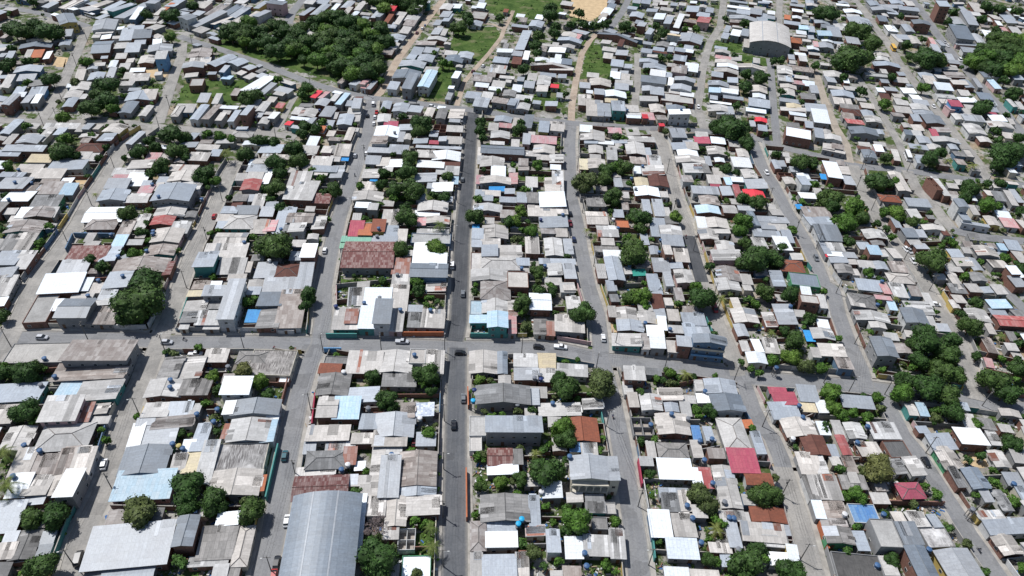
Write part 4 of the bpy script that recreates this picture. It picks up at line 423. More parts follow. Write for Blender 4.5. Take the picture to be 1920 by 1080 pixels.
for i,poly in enumerate(GRASS):
    if len(poly)<4: continue
    b.face(ragged(poly,i,.008+.0001*i),M_grass)
tag(b.obj('grass'),kind='structure')
b=MB()
for i,poly in enumerate(SAND): b.face(ragged(poly,50+i,.014+.0001*i),M_sand)
tag(b.obj('sand'),kind='structure')
def roadmat(name,c,worn,wear=.4,grass=.0):
    m,n,b=newmat(name,.85,.25); g=geo(n)
    uv=n.nodes.new('ShaderNodeUVMap').outputs[0]
    col=mixc(n,ramp(n,noise(n,.12,5,g,.65),[(.45,0),(.65,wear)]),c,worn)
    mp=N(n,'ShaderNodeMapping'); mp.inputs['Scale'].default_value=(1.1,.05,1); n.links.new(uv,mp.inputs[0])
    col=mixc(n,ramp(n,noise(n,1,3,mp.outputs[0]),[(.45,0),(.7,.45)]),col,worn)
    # cracked, patched areas
    vo=N(n,'ShaderNodeTexVoronoi'); vo.inputs['Scale'].default_value=.22; vo.distance='CHEBYCHEV'; n.links.new(g,vo.inputs['Vector'])
    col=mixc(n,1.0,col,ramp(n,vo.outputs['Color'],[(0.1,.80),(.35,1.0),(.8,1.0),(1,1.2)]),'MULTIPLY')
    v2=N(n,'ShaderNodeTexVoronoi'); v2.feature='DISTANCE_TO_EDGE'; v2.inputs['Scale'].default_value=.35; n.links.new(g,v2.inputs['Vector'])
    col=mixc(n,1.0,col,ramp(n,v2.outputs['Distance'],[(0,.84),(.03,1.0)]),'MULTIPLY')
    # dusty edges
    sx=N(n,'ShaderNodeSeparateXYZ'); n.links.new(uv,sx.inputs[0])
    ab=N(n,'ShaderNodeMath',operation='ABSOLUTE'); n.links.new(sx.outputs[0],ab.inputs[0])
    ad=N(n,'ShaderNodeMath',operation='ADD'); n.links.new(ab.outputs[0],ad.inputs[0]); n.links.new(noise(n,.5,4,g,.7),ad.inputs[1])
    ed=ramp(n,ad.outputs[0],[(0.0,0),(1.0,0)]); 
    mr=N(n,'ShaderNodeMapRange'); n.links.new(ad.outputs[0],mr.inputs[0]); mr.inputs[1].default_value=3.1; mr.inputs[2].default_value=3.9; mr.inputs[4].default_value=.6
    col=mixc(n,mr.outputs[0],col,(.25,.235,.21))
    col=mixc(n,1.0,col,ramp(n,noise(n,1.5,4,g,.7),[(.25,.82),(.7,1.1)]),'MULTIPLY')
    n.links.new(col,b.inputs['Base Color']); return m
RM={'a':roadmat('asphalt_grey',(.195,.197,.203),(.26,.258,.254)),'dk':roadmat('asphalt_dark',(.062,.066,.073),(.11,.112,.118),.5),
'am':roadmat('asphalt_bluish',(.098,.103,.112),(.15,.152,.155),.4),'g':roadmat('worn_street',(.245,.235,.22),(.34,.322,.295),.8),'t':roadmat('dirt_orange',(.33,.26,.20),(.43,.36,.29),.8),'t2':roadmat('dirt_grey',(.31,.27,.225),(.38,.33,.27),.8)}
M_pave=plain('pavement_concrete',(.33,.31,.28),.9,.3,.35)
def ribbon(line,o0,o1):
    out=[]
    for i,p in enumerate(line):
        a=line[max(0,i-1)]; c=line[min(len(line)-1,i+1)]; d=(c-a).normalized(); nrm=Vector((-d.y,d.x))
        out.append((p+nrm*o0,p+nrm*o1))
    return out
def densify(l,s):
    o=[l[0]]
    for a,b in zip(l,l[1:]):
        n=max(1,int((b-a).length/s))
        for i in range(1,n+1): o.append(a+(b-a)*(i/n))
    return o
for i,(k,(wd,mk,_)) in enumerate(ROADS.items()):
    b=MB(); l=densify(RW[k],6); rb=ribbon(l,wd/2,-wd/2); z=.02+.004*i; s=0
    for j,((a,c),(a2,c2)) in enumerate(zip(rb,rb[1:])):
        ln=(l[j+1]-l[j]).length
        b.face([(a.x,a.y,z),(c.x,c.y,z),(c2.x,c2.y,z),(a2.x,a2.y,z)],RM[mk],[(wd/2,s),(-wd/2,s),(-wd/2,s+ln),(wd/2,s+ln)]); s+=ln
    tag(b.obj('road'),kind='structure')
NEAR=['Z','A','B','Cl','C','D','E','Ed','Ee','El','Em','F','R8','M','R5']
b=MB()
for k in NEAR:
    wd=ROADS[k][0]; l=densify(RW[k],2.2)
    for sgn in(1,-1):
        rb=ribbon(l,sgn*wd/2,sgn*(wd/2+1.5))
        for (a,c),(a2,c2) in zip(rb,rb[1:]):
            mid=(a+c+a2+c2)/4
            if nearroad(mid,skip=k)[0]<.6 : continue
            if k in('C','Cl','E','Ed','Ee','El','Em') and False: continue
            P=[a,c,c2,a2]
            if sgn<0: P=P[::-1]
            if sgn>0: P=[c,a,a2,c2]
            z0,z1=0.0,.17
            lo_=[(q.x,q.y,z0) for q in P]; hi_=[(q.x,q.y,z1) for q in P]
            b.face(hi_,M_pave,None,1)
            for q in range(4): b.face([lo_[q],lo_[(q+1)%4],hi_[(q+1)%4],hi_[q]],M_pave)
tag(b.obj('pavement'),kind='structure')
# ---------------------------------------------------------------- houses
class H: pass
HS=[]
bad=0
ROADB=[k for k in ROADS if k not in('L3','I2','L4','G')]
rh=random.Random(3)
for (ox,oy),s in TILES.items():
    for e in s.replace('\n','').split(';'):
        q=e.split(); x0,y0,x1,y1=[float(v) for v in q[:4]]; c=q[4]
        col=c[0]; rt=c[1]; rest=c[2:]; dg=''.join(ch for ch in rest if ch.isdigit()); wl=''.join(ch for ch in rest if ch.isalpha())
        h={'':2.85,'3':2.5,'4':3.2,'5':4.1,'6':5.8,'7':6.7,'8':7.8,'9':9.2,'12':13}[dg]+rh.uniform(-.22,.22)
        if rt=='g' : h-=0
        g=H(); px0,py0,px1,py1=ox+x0/4,oy+y0/4,ox+x1/4,oy+y1/4
        P1=unp(px0,py0,h).to_2d(); P2=unp(px1,py1,h).to_2d(); ctr=(P1+P2)/2
        th=field(ctr)
        if rt=='a' and px0<600 and py0>900: th=field(ctr)
        ux=Vector((math.cos(th),math.sin(th))); uy=Vector((-ux.y,ux.x)); d=P2-P1
        a=d.dot(ux)/2; bb=-d.dot(uy)/2
        if oy==0:      # far rows were traced as upright boxes: fit the turned rectangle to the box
            o_=proj((ctr.x,ctr.y,h)); e1=proj((ctr.x+ux.x,ctr.y+ux.y,h)); e2=proj((ctr.x+uy.x,ctr.y+uy.y,h))
            A_,B_,C_,D_=abs(e1[0]-o_[0]),abs(e2[0]-o_[0]),abs(e1[1]-o_[1]),abs(e2[1]-o_[1]); W_,Hh=(px1-px0)/2,(py1-py0)/2
            det=A_*D_-B_*C_
            if det>.25*A_*D_: a,bb=(W_*D_-B_*Hh)/det,(A_*Hh-W_*C_)/det
            else: a=W_/(A_+B_); bb=a
            mx_=max(1.6,W_/A_); a=min(a,mx_); bb=min(bb,max(1.6,Hh/D_)); 
            a=max(a,.5*mx_)
        if a<1.3 or bb<1.3:
            bad+=1
            a=max(a,1.5); bb=max(bb,1.5)
        fk=1.04 if py0>400 else 1.04+.10*(400-max(0,py0))/400; a=a*fk+.1; bb=bb*fk+.15
        cs_,sn_=math.cos(th),math.sin(th)
        for _ in range(5):     # keep the streets clear
            w_=(0,None)
            for i_,j_ in ((-1,-1),(0,-1),(1,-1),(1,0),(1,1),(0,1),(-1,1),(-1,0),(0,0)):
                q_=ctr+Vector((cs_*i_*a-sn_*j_*bb,sn_*i_*a+cs_*j_*bb)); 
                nd=nearroad(q_,ROADB)
                if nd[0]-.5<w_[0]: w_=(nd[0]-.5,q_,nd[1],nd[2])
            if w_[1] is None: break
            pen=min(1.2,-w_[0]); n_=Vector((-w_[2].y,w_[2].x)); 
            sd_=min(((segd(ctr+n_*s_*2,s0,s1)[0],s_) for s0,s1,hw,k_ in SEG if k_==w_[3] for s_ in(-1,1)),default=(0,1))[1]
            ctr=ctr-n_*sd_*pen*.55; a=max(1.6,a-pen*.28*abs(n_.dot(ux))); bb=max(1.6,bb-pen*.28*abs(n_.dot(uy)))
        g.c=ctr; g.th=th; g.a=a; g.b=bb; g.h=h; g.col=col; g.rt=rt; g.wl=wl; g.w=wl or rh.choice('gggggwwrrrc' if rh.random()<.94 else 'tpbyn')
        cx0,cx1=max(0,px0),min(1920,px1+abs(px1-px0)*.0); 
        pa=max(1,min(1920,px1)-max(0,px0))*max(1,min(1080,py1)-max(0,py0))
        g.pa=a*bb*4*(F/proj((ctr.x,ctr.y,h))[2])**2*.6
        if py0>1050 or px0>1915 or px1<5: g.pa*=.1
        g.tall=bool(dg) and int(dg)>=5; tt=rh.uniform(.85,1.17); hu=rh.uniform(-.035,.04); g.t=(tt*(1+hu),tt,tt*(1-hu)); g.seed=rh.random(); g.fill=False
        HS.append(g)
print('houses',len(HS),'degenerate',bad)
def inrect(p,g,m=0.0):
    d=p-g.c
    if abs(d.x)>40 or abs(d.y)>40: return False
    c,s=math.cos(g.th),math.sin(g.th)
    return abs(d.x*c+d.y*s)<g.a+m and abs(-d.x*s+d.y*c)<g.b+m
GRID={}
def gridadd(g):
    r=int(max(g.a,g.b)/20)+1; cx,cy=int(g.c.x//20),int(g.c.y//20)
    for i in range(-r,r+1):
        for j in range(-r,r+1): GRID.setdefault((cx+i,cy+j),[]).append(g)
for g in HS: gridadd(g)
def hit(p,m=0.0):
    return any(inrect(p,g,m) for g in GRID.get((int(p.x//20),int(p.y//20)),()))
def zr(g,x,y):
    a,b_,h=g.a,g.b,g.h
    if g.rt=='G': return h+(.075*a*2+.1)*(1-abs(x)/a)
    if g.rt=='g': return h+(.075*b_*2+.1)*(1-abs(y)/b_)
    if g.rt=='h':
        m_=min(a,b_); return h+.32*m_*max(0,min(1,min((a-abs(x))/m_,(b_-abs(y))/m_)))
    if g.rt=='a': return h+.21*a*(1-(x/a)**2)
    if g.rt=='s':
        k=int(g.seed*4); s=.05+.05*((g.seed*37)%1)
        return h+s*((b_-y) if k==3 else (y+b_) if k<=1 else (x+a))
    return h
def roofmesh(B,g,X):
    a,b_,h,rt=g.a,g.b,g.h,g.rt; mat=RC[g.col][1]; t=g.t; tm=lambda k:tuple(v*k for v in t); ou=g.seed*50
    T=.13
    def strips(xs,ys,uvf):
        pts=[[ (x,y,zr(g,x,y)) for x in xs] for y in ys]
        for j in range(len(ys)-1):
            for i in range(len(xs)-1):
                q=[pts[j][i],pts[j][i+1],pts[j+1][i+1],pts[j+1][i]]
                B.face([X(p) for p in q],mat,[uvf(p) for p in q],t)
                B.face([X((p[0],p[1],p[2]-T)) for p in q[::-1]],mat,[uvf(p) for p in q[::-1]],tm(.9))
        per=[pts[0][i] for i in range(len(xs))]+[pts[j][-1] for j in range(1,len(ys))]+[pts[-1][i] for i in range(len(xs)-2,-1,-1)]+[pts[j][0] for j in range(len(ys)-2,0,-1)]
        for p,q in zip(per,per[1:]+per[:1]):
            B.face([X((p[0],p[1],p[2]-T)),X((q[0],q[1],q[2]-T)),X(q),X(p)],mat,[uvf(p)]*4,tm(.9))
    if rt in 'fx':
        wm=WC[g.w][1]; pw=.16
        if rt=='f':
            B.face([X((-a+pw,-b_+pw,h-.28)),X((a-pw,-b_+pw,h-.28)),X((a-pw,b_-pw,h-.28)),X((-a+pw,b_-pw,h-.28))],mat,[(-a,-b_),(a,-b_),(a,b_),(-a,b_)],t)
        else:
            B.box(-a+pw,-b_+pw,.05,a-pw,b_-pw,.12,M_floor,X=X)
            nx=max(1,int(a/2)); 
            for i in range(1,nx+1):
                xx=-a+2*a*i/(nx+1); B.box(xx-.07,-b_+.2,.12,xx+.07,b_-.2,h-.35,wm,X=X)
            B.box(-a+.2,-.07,.12,a-.2,.07,h-.4,wm,X=X)
        return
    if rt=='G': strips([-a,0,a],[-b_,b_],lambda p:(p[1]+ou,p[0]+ou))
    elif rt=='g': strips([-a,a],[-b_,0,b_],lambda p:(p[0]+ou,p[1]+ou))
    elif rt=='a':
        n=12; strips([-a+2*a*i/n for i in range(n+1)],[-b_,b_],lambda p:(p[1]+ou,p[0]+ou))
        for xx in(-.42,.30):
            x0=a*xx; B.face([X((x0,-b_,zr(g,x0,0)+.06)),X((x0+.45,-b_,zr(g,x0+.45,0)+.06)),X((x0+.45,b_,zr(g,x0+.45,0)+.06)),X((x0,b_,zr(g,x0,0)+.06))],RC['l'][1],[(0,-b_),(.4,-b_),(.4,b_),(0,b_)],.95)
    elif rt=='h':
        m_=min(a,b_); rx,ry=a-m_,b_-m_; z=h+.32*m_
        C4=[(-a,-b_,h),(a,-b_,h),(a,b_,h),(-a,b_,h)]; R1=(-rx,-ry,z); R2=(rx,ry,z)
        if a>=b_: fs=[([C4[0],C4[1],R2,R1],0),([C4[1],C4[2],R2],1),([C4[2],C4[3],R1,R2],0),([C4[3],C4[0],R1],1)]
        else: fs=[([C4[0],C4[1],R1],0),([C4[1],C4[2],R2,R1],1),([C4[2],C4[3],R2],0),([C4[3],C4[0],R1,R2],1)]
        for q,k in fs:
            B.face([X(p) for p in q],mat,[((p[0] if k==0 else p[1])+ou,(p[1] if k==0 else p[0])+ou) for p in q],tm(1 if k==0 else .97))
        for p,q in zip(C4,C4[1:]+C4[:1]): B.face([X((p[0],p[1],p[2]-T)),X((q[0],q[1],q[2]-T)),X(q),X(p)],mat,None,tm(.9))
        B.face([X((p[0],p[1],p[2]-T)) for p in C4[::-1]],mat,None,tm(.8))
        cap=RC['e' if g.col in 'pe' else 'd'][1]
        up=lambda p:X((p[0],p[1],p[2]+.05))
        for c_,r_ in ((C4[0],R1),(C4[1],R2 if a>=b_ else R1),(C4[2],R2),(C4[3],R1 if a>=b_ else R2)):
            B.tube([up(c_),up(r_)],.11,cap,4,.8)
        if (Vector(R1)-Vector(R2)).length>.2: B.tube([up(R1),up(R2)],.13,cap,4,.8)
    else:
        k=int(g.seed*4)
        strips([-a,a],[-b_,b_],(lambda p:(p[0]+ou,p[1]+ou)) if k in(0,1,3) else (lambda p:(p[1]+ou,p[0]+ou)))
    if g.col in 'pedlm' and rt in 'gGs' and g.pa>500:
        rr=random.Random(int(g.seed*1e6)); al=(rt=='G') or (rt=='s' and int(g.seed*4)==2)
        for _ in range(rr.randint(2,6) if g.col in 'pde' else rr.randint(0,3)):
            kx=rr.randint(1,3)*1.05; ky=rr.choice([2.3,2.3,4.4,99]); tv=rr.choice([.62,.74,1.2,1.32,1.4]) if g.col in 'pde' else rr.choice([.8,1.25]); tv/=sum(t)/3/1.0; pr=rr.choice([-.03,-.03,.15,.4]); mt=RC['b'][1] if (rr.random()<.05 and g.col in 'pe') else RC['l'][1] if rr.random()<.08 else mat
            if al: # corrugations run along x
                half=a if rt=='G' else 2*a; ky=min(ky,half-.1); s0=rr.choice([-1,1]) if rt=='G' else 1
                x0=(s0*a if rt=='G' else a)+s0*pr; x1=x0-s0*ky; 
                if 2*b_-.4<kx: continue
                y0=rr.uniform(-b_+.1,b_-kx-.1); q=[(x0,y0),(x1,y0),(x1,y0+kx),(x0,y0+kx)]
            else:
                half=b_ if rt=='g' else 2*b_; ky=min(ky,half-.1); s0=rr.choice([-1,1]) if rt=='g' else 1
                y0=(s0*b_ if rt=='g' else b_)+s0*pr; y1=y0-s0*ky
                if 2*a-.4<kx: continue
                x0=rr.uniform(-a+.1,a-kx-.1); q=[(x0,y0),(x0,y1),(x0+kx,y1),(x0+kx,y0)]
            ar=sum(q[i][0]*q[(i+1)%4][1]-q[(i+1)%4][0]*q[i][1] for i in range(4))
            if ar<0: q=q[::-1]
            tv2=tuple(min(1.75,v*tv) for v in t)
            B.face([X((p[0],p[1],zr(g,*p)+.035)) for p in q],mt,[((p[1],p[0]) if al else p) for p in q],tv2)
    if rt in 'gG' and g.pa>900:
        cap=mat
        if rt=='g': B.tube([X((-a,0,zr(g,0,0)+.03)),X((a,0,zr(g,0,0)+.03))],.12,cap,4,.72)
        else: B.tube([X((0,-b_,zr(g,0,0)+.03)),X((0,b_,zr(g,0,0)+.03))],.12,cap,4,.72)
def wallmesh(B,g,X):
    wm=WC[g.w][1]; fl=g.rt in 'fx'
    i=0.0 if fl else min(.65,g.a*.15,g.b*.15)
    a,b_=g.a-i,g.b-i
    if fl:
        pw=.16; h=g.h
        for (x0,y0,x1,y1) in ((-a,-b_,a,-b_+pw),(-a,b_-pw,a,b_),(-a,-b_+pw,-a+pw,b_-pw),(a-pw,-b_+pw,a,b_-pw)):
            B.box(x0,y0,0,x1,y1,h,wm,X=X)
        return
    per=[(-a,-b_),(0,-b_),(a,-b_),(a,0),(a,b_),(0,b_),(-a,b_),(-a,0)]
    if g.rt=='a': per=[(-a+2*a*k/8,-b_) for k in range(9)]+[(a-2*a*k/8,b_) for k in range(9)]
    for p,q in zip(per,per[1:]+per[:1]):
        B.face([X((p[0],p[1],0)),X((q[0],q[1],0)),X((q[0],q[1],zr(g,*q)-.16)),X((p[0],p[1],zr(g,*p)-.16))],wm,[(0,0),(1,0),(1,1),(0,1)],.95)
# shared window and door units
def win_unit(wd,ht):
    b=MB(); b.box(-wd/2,-.07,0,wd/2,0.02,ht,M_frame,bottom=True)
    f=.08; me=b.mesh('window'); b=MB(); b.box(-wd/2+f,-.085,f,wd/2-f,-.0725,ht-f,M_glass,bottom=True); return me,b.mesh('pane')
def door_unit():
    b=MB(); b.box(-.5,-.07,0,.5,.02,2.05,M_door,bottom=True); me=b.mesh('door'); b=MB(); b.box(.28,-.12,.95,.34,-.0725,1.05,M_frame,bottom=True); return me,b.mesh('handle')
ME_win=win_unit(1.15,1.0); ME_door=door_unit()
def addunit(name,me,parent,x,y,z,rz):
    o=bpy.data.objects.new(name,me[0]); COL.objects.link(o); o.parent=parent; o.location=(x,y,z); o.rotation_euler=(0,0,rz)
    c=bpy.data.objects.new('pane' if name=='window' else 'handle',me[1]); COL.objects.link(c); c.parent=o
    return o
FORM={'s':'lean-to','g':'gabled','G':'gabled','h':'hip-roofed','f':'flat-roofed','a':'vaulted','x':'roofless'}
def buildhouse(g):
    tarp=g.col in 'vN'
    big=g.a*g.b*4>330
    nm='tarp_shelter' if tarp else 'unfinished_house' if g.rt=='x' else 'warehouse' if big or g.rt=='a' else 'house'
    root=empty(nm,(g.c.x,g.c.y,0),g.th)
    I=lambda p:p
    B=MB(); 
    if g.rt!='x': roofmesh(B,g,I); B.obj('roof' if not tarp else 'tarpaulin',root)
    else: roofmesh(B,g,I); B.obj('partition',root)
    if tarp:
        for sx in(-1,1):
            for sy in(-1,1):
                B=MB(); x,y=sx*(g.a-.2),sy*(g.b-.2); B.box(x-.05,y-.05,0,x+.05,y+.05,zr(g,x,y)-.13,M_door); B.obj('post',root)
    else:
        B=MB(); wallmesh(B,g,I); B.obj('wall',root)
        i=0 if g.rt in 'fx' else min(.65,g.a*.15,g.b*.15)
        fl=max(1,int(g.h/2.9)); a,b_=g.a-i,g.b-i; cnt=0
        dk=rh.choice([-1,0,1])
        if g.h>2.5 and g.rt!='x':
            side=1 if g.c.x<0 else -1
            for lev in range(fl):
                z=1.0+lev*2.9
                if z+1.0>g.h-.3: break
                n=max(1,min(9 if g.h>8.5 else 5,int(a*2/2.9)))
                for k in range(n):
                    x=-a+2*a*(k+.5)/n
                    if lev==0 and k==min(n-1,max(0,n//2+dk)):
                        addunit('door',ME_door,root,x,-b_,.02,0)
                        continue
                    addunit('window',ME_win,root,x,-b_,z,0)
                n=min(3,int(b_*2/4.5))
                for k in range(n): addunit('window',ME_win,root,side*a,-b_+2*b_*(k+.5)/n,z,R(90)*side)
        if g.col=='m' and g.h>8.6 and g.w=='b':   # the blue corner block: balcony bands
            for z in(3.0,6.0):
                B=MB(); B.box(-a-.02,-b_-.75,z-.12,a+.02,-b_-.003,z,WC['g'][1],bottom=True); B.box(-a,-b_-.75,z,a,-b_-.67,z+.85,WC['u'][1] if z<4 else WC['c'][1]); B.obj('balcony',root)
        if g.w=='c' and g.rt=='G' and g.h>7.5:     # the arcaded building
            B=MB(); n=5; hw=a/n; y0=-b_-1.6; wm=WC['c'][1]
            for lev,z in enumerate((0,3.3)):
                B.box(-a,y0,z+2.9,a,-b_-.003,z+3.2,wm,bottom=True)
                for k in range(n+1):
                    x=-a+2*a*k/n; B.box(x-.18,y0+.02,z,x+.18,y0+.35,z+2.9,wm)
                for k in range(n):
                    xc=-a+2*a*(k+.5)/n; r_=hw-.18
                    for s_ in range(8):
                        t0=math.pi*s_/8; t1=math.pi*(s_+1)/8
                        xa,xb=xc+r_*math.cos(t0),xc+r_*math.cos(t1); za,zb=z+1.9+.95*math.sin(t0),z+1.9+.95*math.sin(t1)
                        B.face([(xb,y0+.04,zb),(xa,y0+.04,za),(xa,y0+.04,z+2.9),(xb,y0+.04,z+2.9)],wm)
            B.obj('arcade',root)
    cw=RC[g.col][0]; 
    sz='long ' if max(g.a,g.b)>2.2*min(g.a,g.b) else 'big ' if g.a*g.b*4>150 else 'small ' if g.a*g.b*4<45 else ''
    if tarp: d=f"{cw} shelter"; cat='shelter'; gr='tarpaulin shelters in the yards'
    elif nm=='warehouse': d=f"big {cw} {FORM[g.rt]} hall"; cat='warehouse'; gr=None
    elif nm=='unfinished_house': d='roofless brick house shell'; cat='unfinished house'; gr='roofless house shells'
    else:
        st='two-storey ' if g.h>5.4 else ''
        d=f"{sz if not st else st}{cw} {FORM[g.rt]} house" ; cat='house'; gr='houses packed along the streets'
    tag(root,None,cat,gr); want(cat,root,g.c,d)
    return root
# infill sheds in leftover gaps, far half
ri=random.Random(11)
TREEP=[]
for ln in TREES.replace('\n',';').split(';'):
    q=ln.split(); 
    if len(q)==4: TREEP.append((float(q[0]),float(q[1]),float(q[2]),q[3]))
def inpoly(x,y,poly):
    c=False; n=len(poly)
    for i in range(n):
        x0,y0=poly[i]; x1,y1=poly[(i+1)%n]
        if (y0>y)!=(y1>y) and x<(x1-x0)*(y-y0)/(y1-y0)+x0: c=not c
    return c
OPEN=GRASS+SAND+[f[0] for f in FOREST]
for it in range(30000):
    px=ri.uniform(-120,2040); py=ri.uniform(-70,1085)
    if py>560 and it%5: continue
    p=unp(px,py).to_2d()
    if any((px-t[0])**2+(py+4-t[1])**2<(t[2]*1.0)**2 for t in TREEP): continue
    if any(inpoly(px,py,o) for o in OPEN): continue
    off=px<0 or px>1920 or py<0
    g=H(); g.c=p; g.th=field(p); mx=5.2 if off or py<300 else 3.2
    g.a=ri.uniform(1.8,mx); g.b=ri.uniform(1.8,mx); r_=max(g.a,g.b)
    if nearroad(p)[0]<r_+1.2: continue
    c,s=math.cos(g.th),math.sin(g.th); ok=True
    for i in(-1,0,1):
        for j in(-1,0,1):
            q=p+Vector((c*i*g.a-s*j*g.b,s*i*g.a+c*j*g.b))
            if hit(q,-.3): ok=False
    if not ok: continue
    g.h=ri.uniform(2.5,3.4) if not off else ri.uniform(3,4.5); g.col=ri.choice('pppppllweedpws'.replace('s','p')); g.rt=ri.choice('ssssG' if not off else 'sGGg'); g.wl='';g.w=ri.choice('rrggwcb'); g.pa=5; g.tall=False; tt=ri.uniform(.78,1.1); g.t=(tt,tt,tt); g.seed=ri.random(); g.fill=True
    HS.append(g); gridadd(g)
print('with infill',len(HS))
order=sorted(HS,key=lambda g:-g.pa)
IND=[];cnt={}
for g in order:
    kind='v' if g.col in 'vN' else 'w' if (g.a*g.b*4>330 or g.rt=='a') else 'x' if g.rt=='x' else 'h'
    cnt[kind]=cnt.get(kind,0)+1
    g.ind = cnt[kind]<=(300 if kind=='h' else 40)
B=MB(); nst=0
for g in HS:
    if g.ind: buildhouse(g)
    else:
        nst+=1; c,s=math.cos(g.th),math.sin(g.th)
        X=lambda p,c=c,s=s,g=g:(g.c.x+p[0]*c-p[1]*s,g.c.y+p[0]*s+p[1]*c,p[2])
        roofmesh(B,g,X); wallmesh(B,g,X)
        if not g.fill or g.a>2.5:
            i=0 if g.rt in 'fx' else min(.65,g.a*.15,g.b*.15); a,b_=g.a-i,g.b-i
            for lev in range(max(1,int(g.h/2.9))):
                n=max(1,int(a*2/3)); z=.9+lev*2.9
                for k in range(n):
                    x=-a+2*a*(k+.5)/n; dd=(k==n//2 and lev==0)
                    B.face([X((x-.5,-b_-.04,z if not dd else .1)),X((x+.5,-b_-.04,z if not dd else .1)),X((x+.5,-b_-.04,z+1)),X((x-.5,-b_-.04,z+1))],M_glass if not dd else M_door)
print('stuff houses',nst)
o=B.obj('far_houses'); tag(o,'mass of smaller and distant grey roofed houses filling the blocks','houses',kind='stuff')
# ---------------------------------------------------------------- lot walls
rw=random.Random(5)
LW=[]
def freeruns(p,q,step=.8):
    n=max(2,int((q-p).length/step)); runs=[];st=None
    for i in range(n+1):
        x=p+(q-p)*(i/n); ok=not hit(x,-.1) and nearroad(x)[0]>.9
        if ok and st is None: st=x
        if (not ok or i==n) and st is not None:
            if (x-st).length>2.2: runs.append((st,x))
            st=None
    return runs
for k in NEAR:
    wd=ROADS[k][0]; l=densify(RW[k],1.0)
    for sgn in(1,-1):
        rb=ribbon(l,sgn*(wd/2+1.75),sgn*(wd/2+24)); i=0
        while i<len(rb)-4:
            n=rw.randint(8,13); j=min(len(rb)-1,i+n)
            a,c=rb[i][0],rb[j][0]
            col=rw.choice('rrggwwcptbgyr')
            if rw.random()<.85:
                for r_ in freeruns(a,c): LW.append((r_[0],r_[1],rw.uniform(1.8,2.5),col))
            if k!='M' and rw.random()<.85:
                for r_ in freeruns(rb[i][0],rb[i][1]): LW.append((r_[0],r_[1],rw.uniform(1.8,2.4),rw.choice('rrrgg')))
            i=j
CW="""139 446 126 474 b;141 445 218 446 b;874 885 875 978 o;877 733 878 768 o;612 634 670 634 t;216 618 276 618 w;280 616 311 556 w;523 840 500 940 t;592 745 586 802 C;608 661 641 661 u;755 631 832 631 o;882 633 962 634 t;1646 946 1766 949 r;1195 868 1202 915 C;1221 1009 1226 1054 t;1608 608 1692 620 g;1532 985 1550 1036 o;556 660 530 758 r"""
CWL=[]
for q in CW.split(';'):
    e=q.split(); CWL.append((unp(float(e[0]),float(e[1])).to_2d(),unp(float(e[2]),float(e[3])).to_2d(),2.3,e[4]))
LW=[w_ for w_ in LW if not any(segd((w_[0]+w_[1])/2,c_[0],c_[1])[0]<2.6 and abs((w_[1]-w_[0]).normalized().dot((c_[1]-c_[0]).normalized()))>.7 for c_ in CWL)]+CWL
def wallbox(B,a,c,h,mat,T=.09,o=None,cap=None):
    d=(c-a); L=d.length; u=d/L; n=Vector((-u.y,u.x)); m=(a+c)/2 if o is None else o
    def X(p): 
        q=u*p[0]+n*p[1]; 
        return (q.x+(0 if o is not None else m.x),q.y+(0 if o is not None else m.y),p[2])
    B.box(-L/2,-T,0,L/2,T,h,mat,X=X)
    B.box(-L/2,-T-.04,h,L/2,T+.04,h+.06,cap or M_pave,X=X)
def pxsize(a,c,h):
    p=proj((a.x,a.y,h));q=proj((c.x,c.y,h)); return math.hypot(p[0]-q[0],p[1]-q[1])*(F/p[2]) if -20<p[0]<1940 and -20<p[1]<1100 else 0
LW.sort(key=lambda w_:-pxsize(*w_[:3]))
B=MB()
for i,(a,c,h,col) in enumerate(LW):
    if pxsize(a,c,h)==0: continue
    if i<290:
        m_=(a+c)/2; root=empty('lot_wall',(m_.x,m_.y,0)); b=MB(); cust=any(a is q_[0] for q_ in CWL); wallbox(b,a,c,h,WC[col][1],.16 if cust else .09,o=m_,cap=WC[col][1] if cust or i%3==0 else None); 
        o=b.obj('lot_wall_tmp'); bpy.data.objects.remove(root); o.name='lot_wall'; o.location=(m_.x,m_.y,0)
        tag(o,None,'wall','boundary walls of the house lots'); want('wall',o,m_,f"{WC[col][0]} boundary wall")
    else: wallbox(B,a,c,h,WC[col][1])
o=B.obj('far_lot_walls'); tag(o,'mass of lot walls between the more distant houses','walls',kind='stuff')
print('walls',len(LW))
# ---------------------------------------------------------------- trees
def leafmat(name,c,var=.45,tr=0):
    m,n,b=newmat(name,.65,.2); g=geo(n)
    f=ramp(n,noise(n,.55,3,g,.6),[(.3,1-var),(.7,1+var)])
    oi=n.nodes.new('ShaderNodeObjectInfo').outputs['Random']; c2=(c[0]*1.75,c[1]*1.35,c[2]*1.4); cc=mixc(n,ramp(n,oi,[(.35,0),(1,.9)]),c,c2); col=mixc(n,1.0,cc,f,'MULTIPLY'); col=mixc(n,1.0,col,tintnode(n),'MULTIPLY')
    n.links.new(col,b.inputs['Base Color']); return m
LM={'d':leafmat('leaves_dark',(.033,.072,.016)),'b':leafmat('leaves_bright',(.062,.13,.02)),'o':leafmat('leaves_olive',(.07,.095,.03)),'p':leafmat('leaves_palm',(.085,.12,.03)),'c':leafmat('leaves_shrub',(.045,.095,.02))}
M_bark=plain('bark',(.12,.09,.065)); M_twig=plain('dry_twigs',(.26,.21,.20))
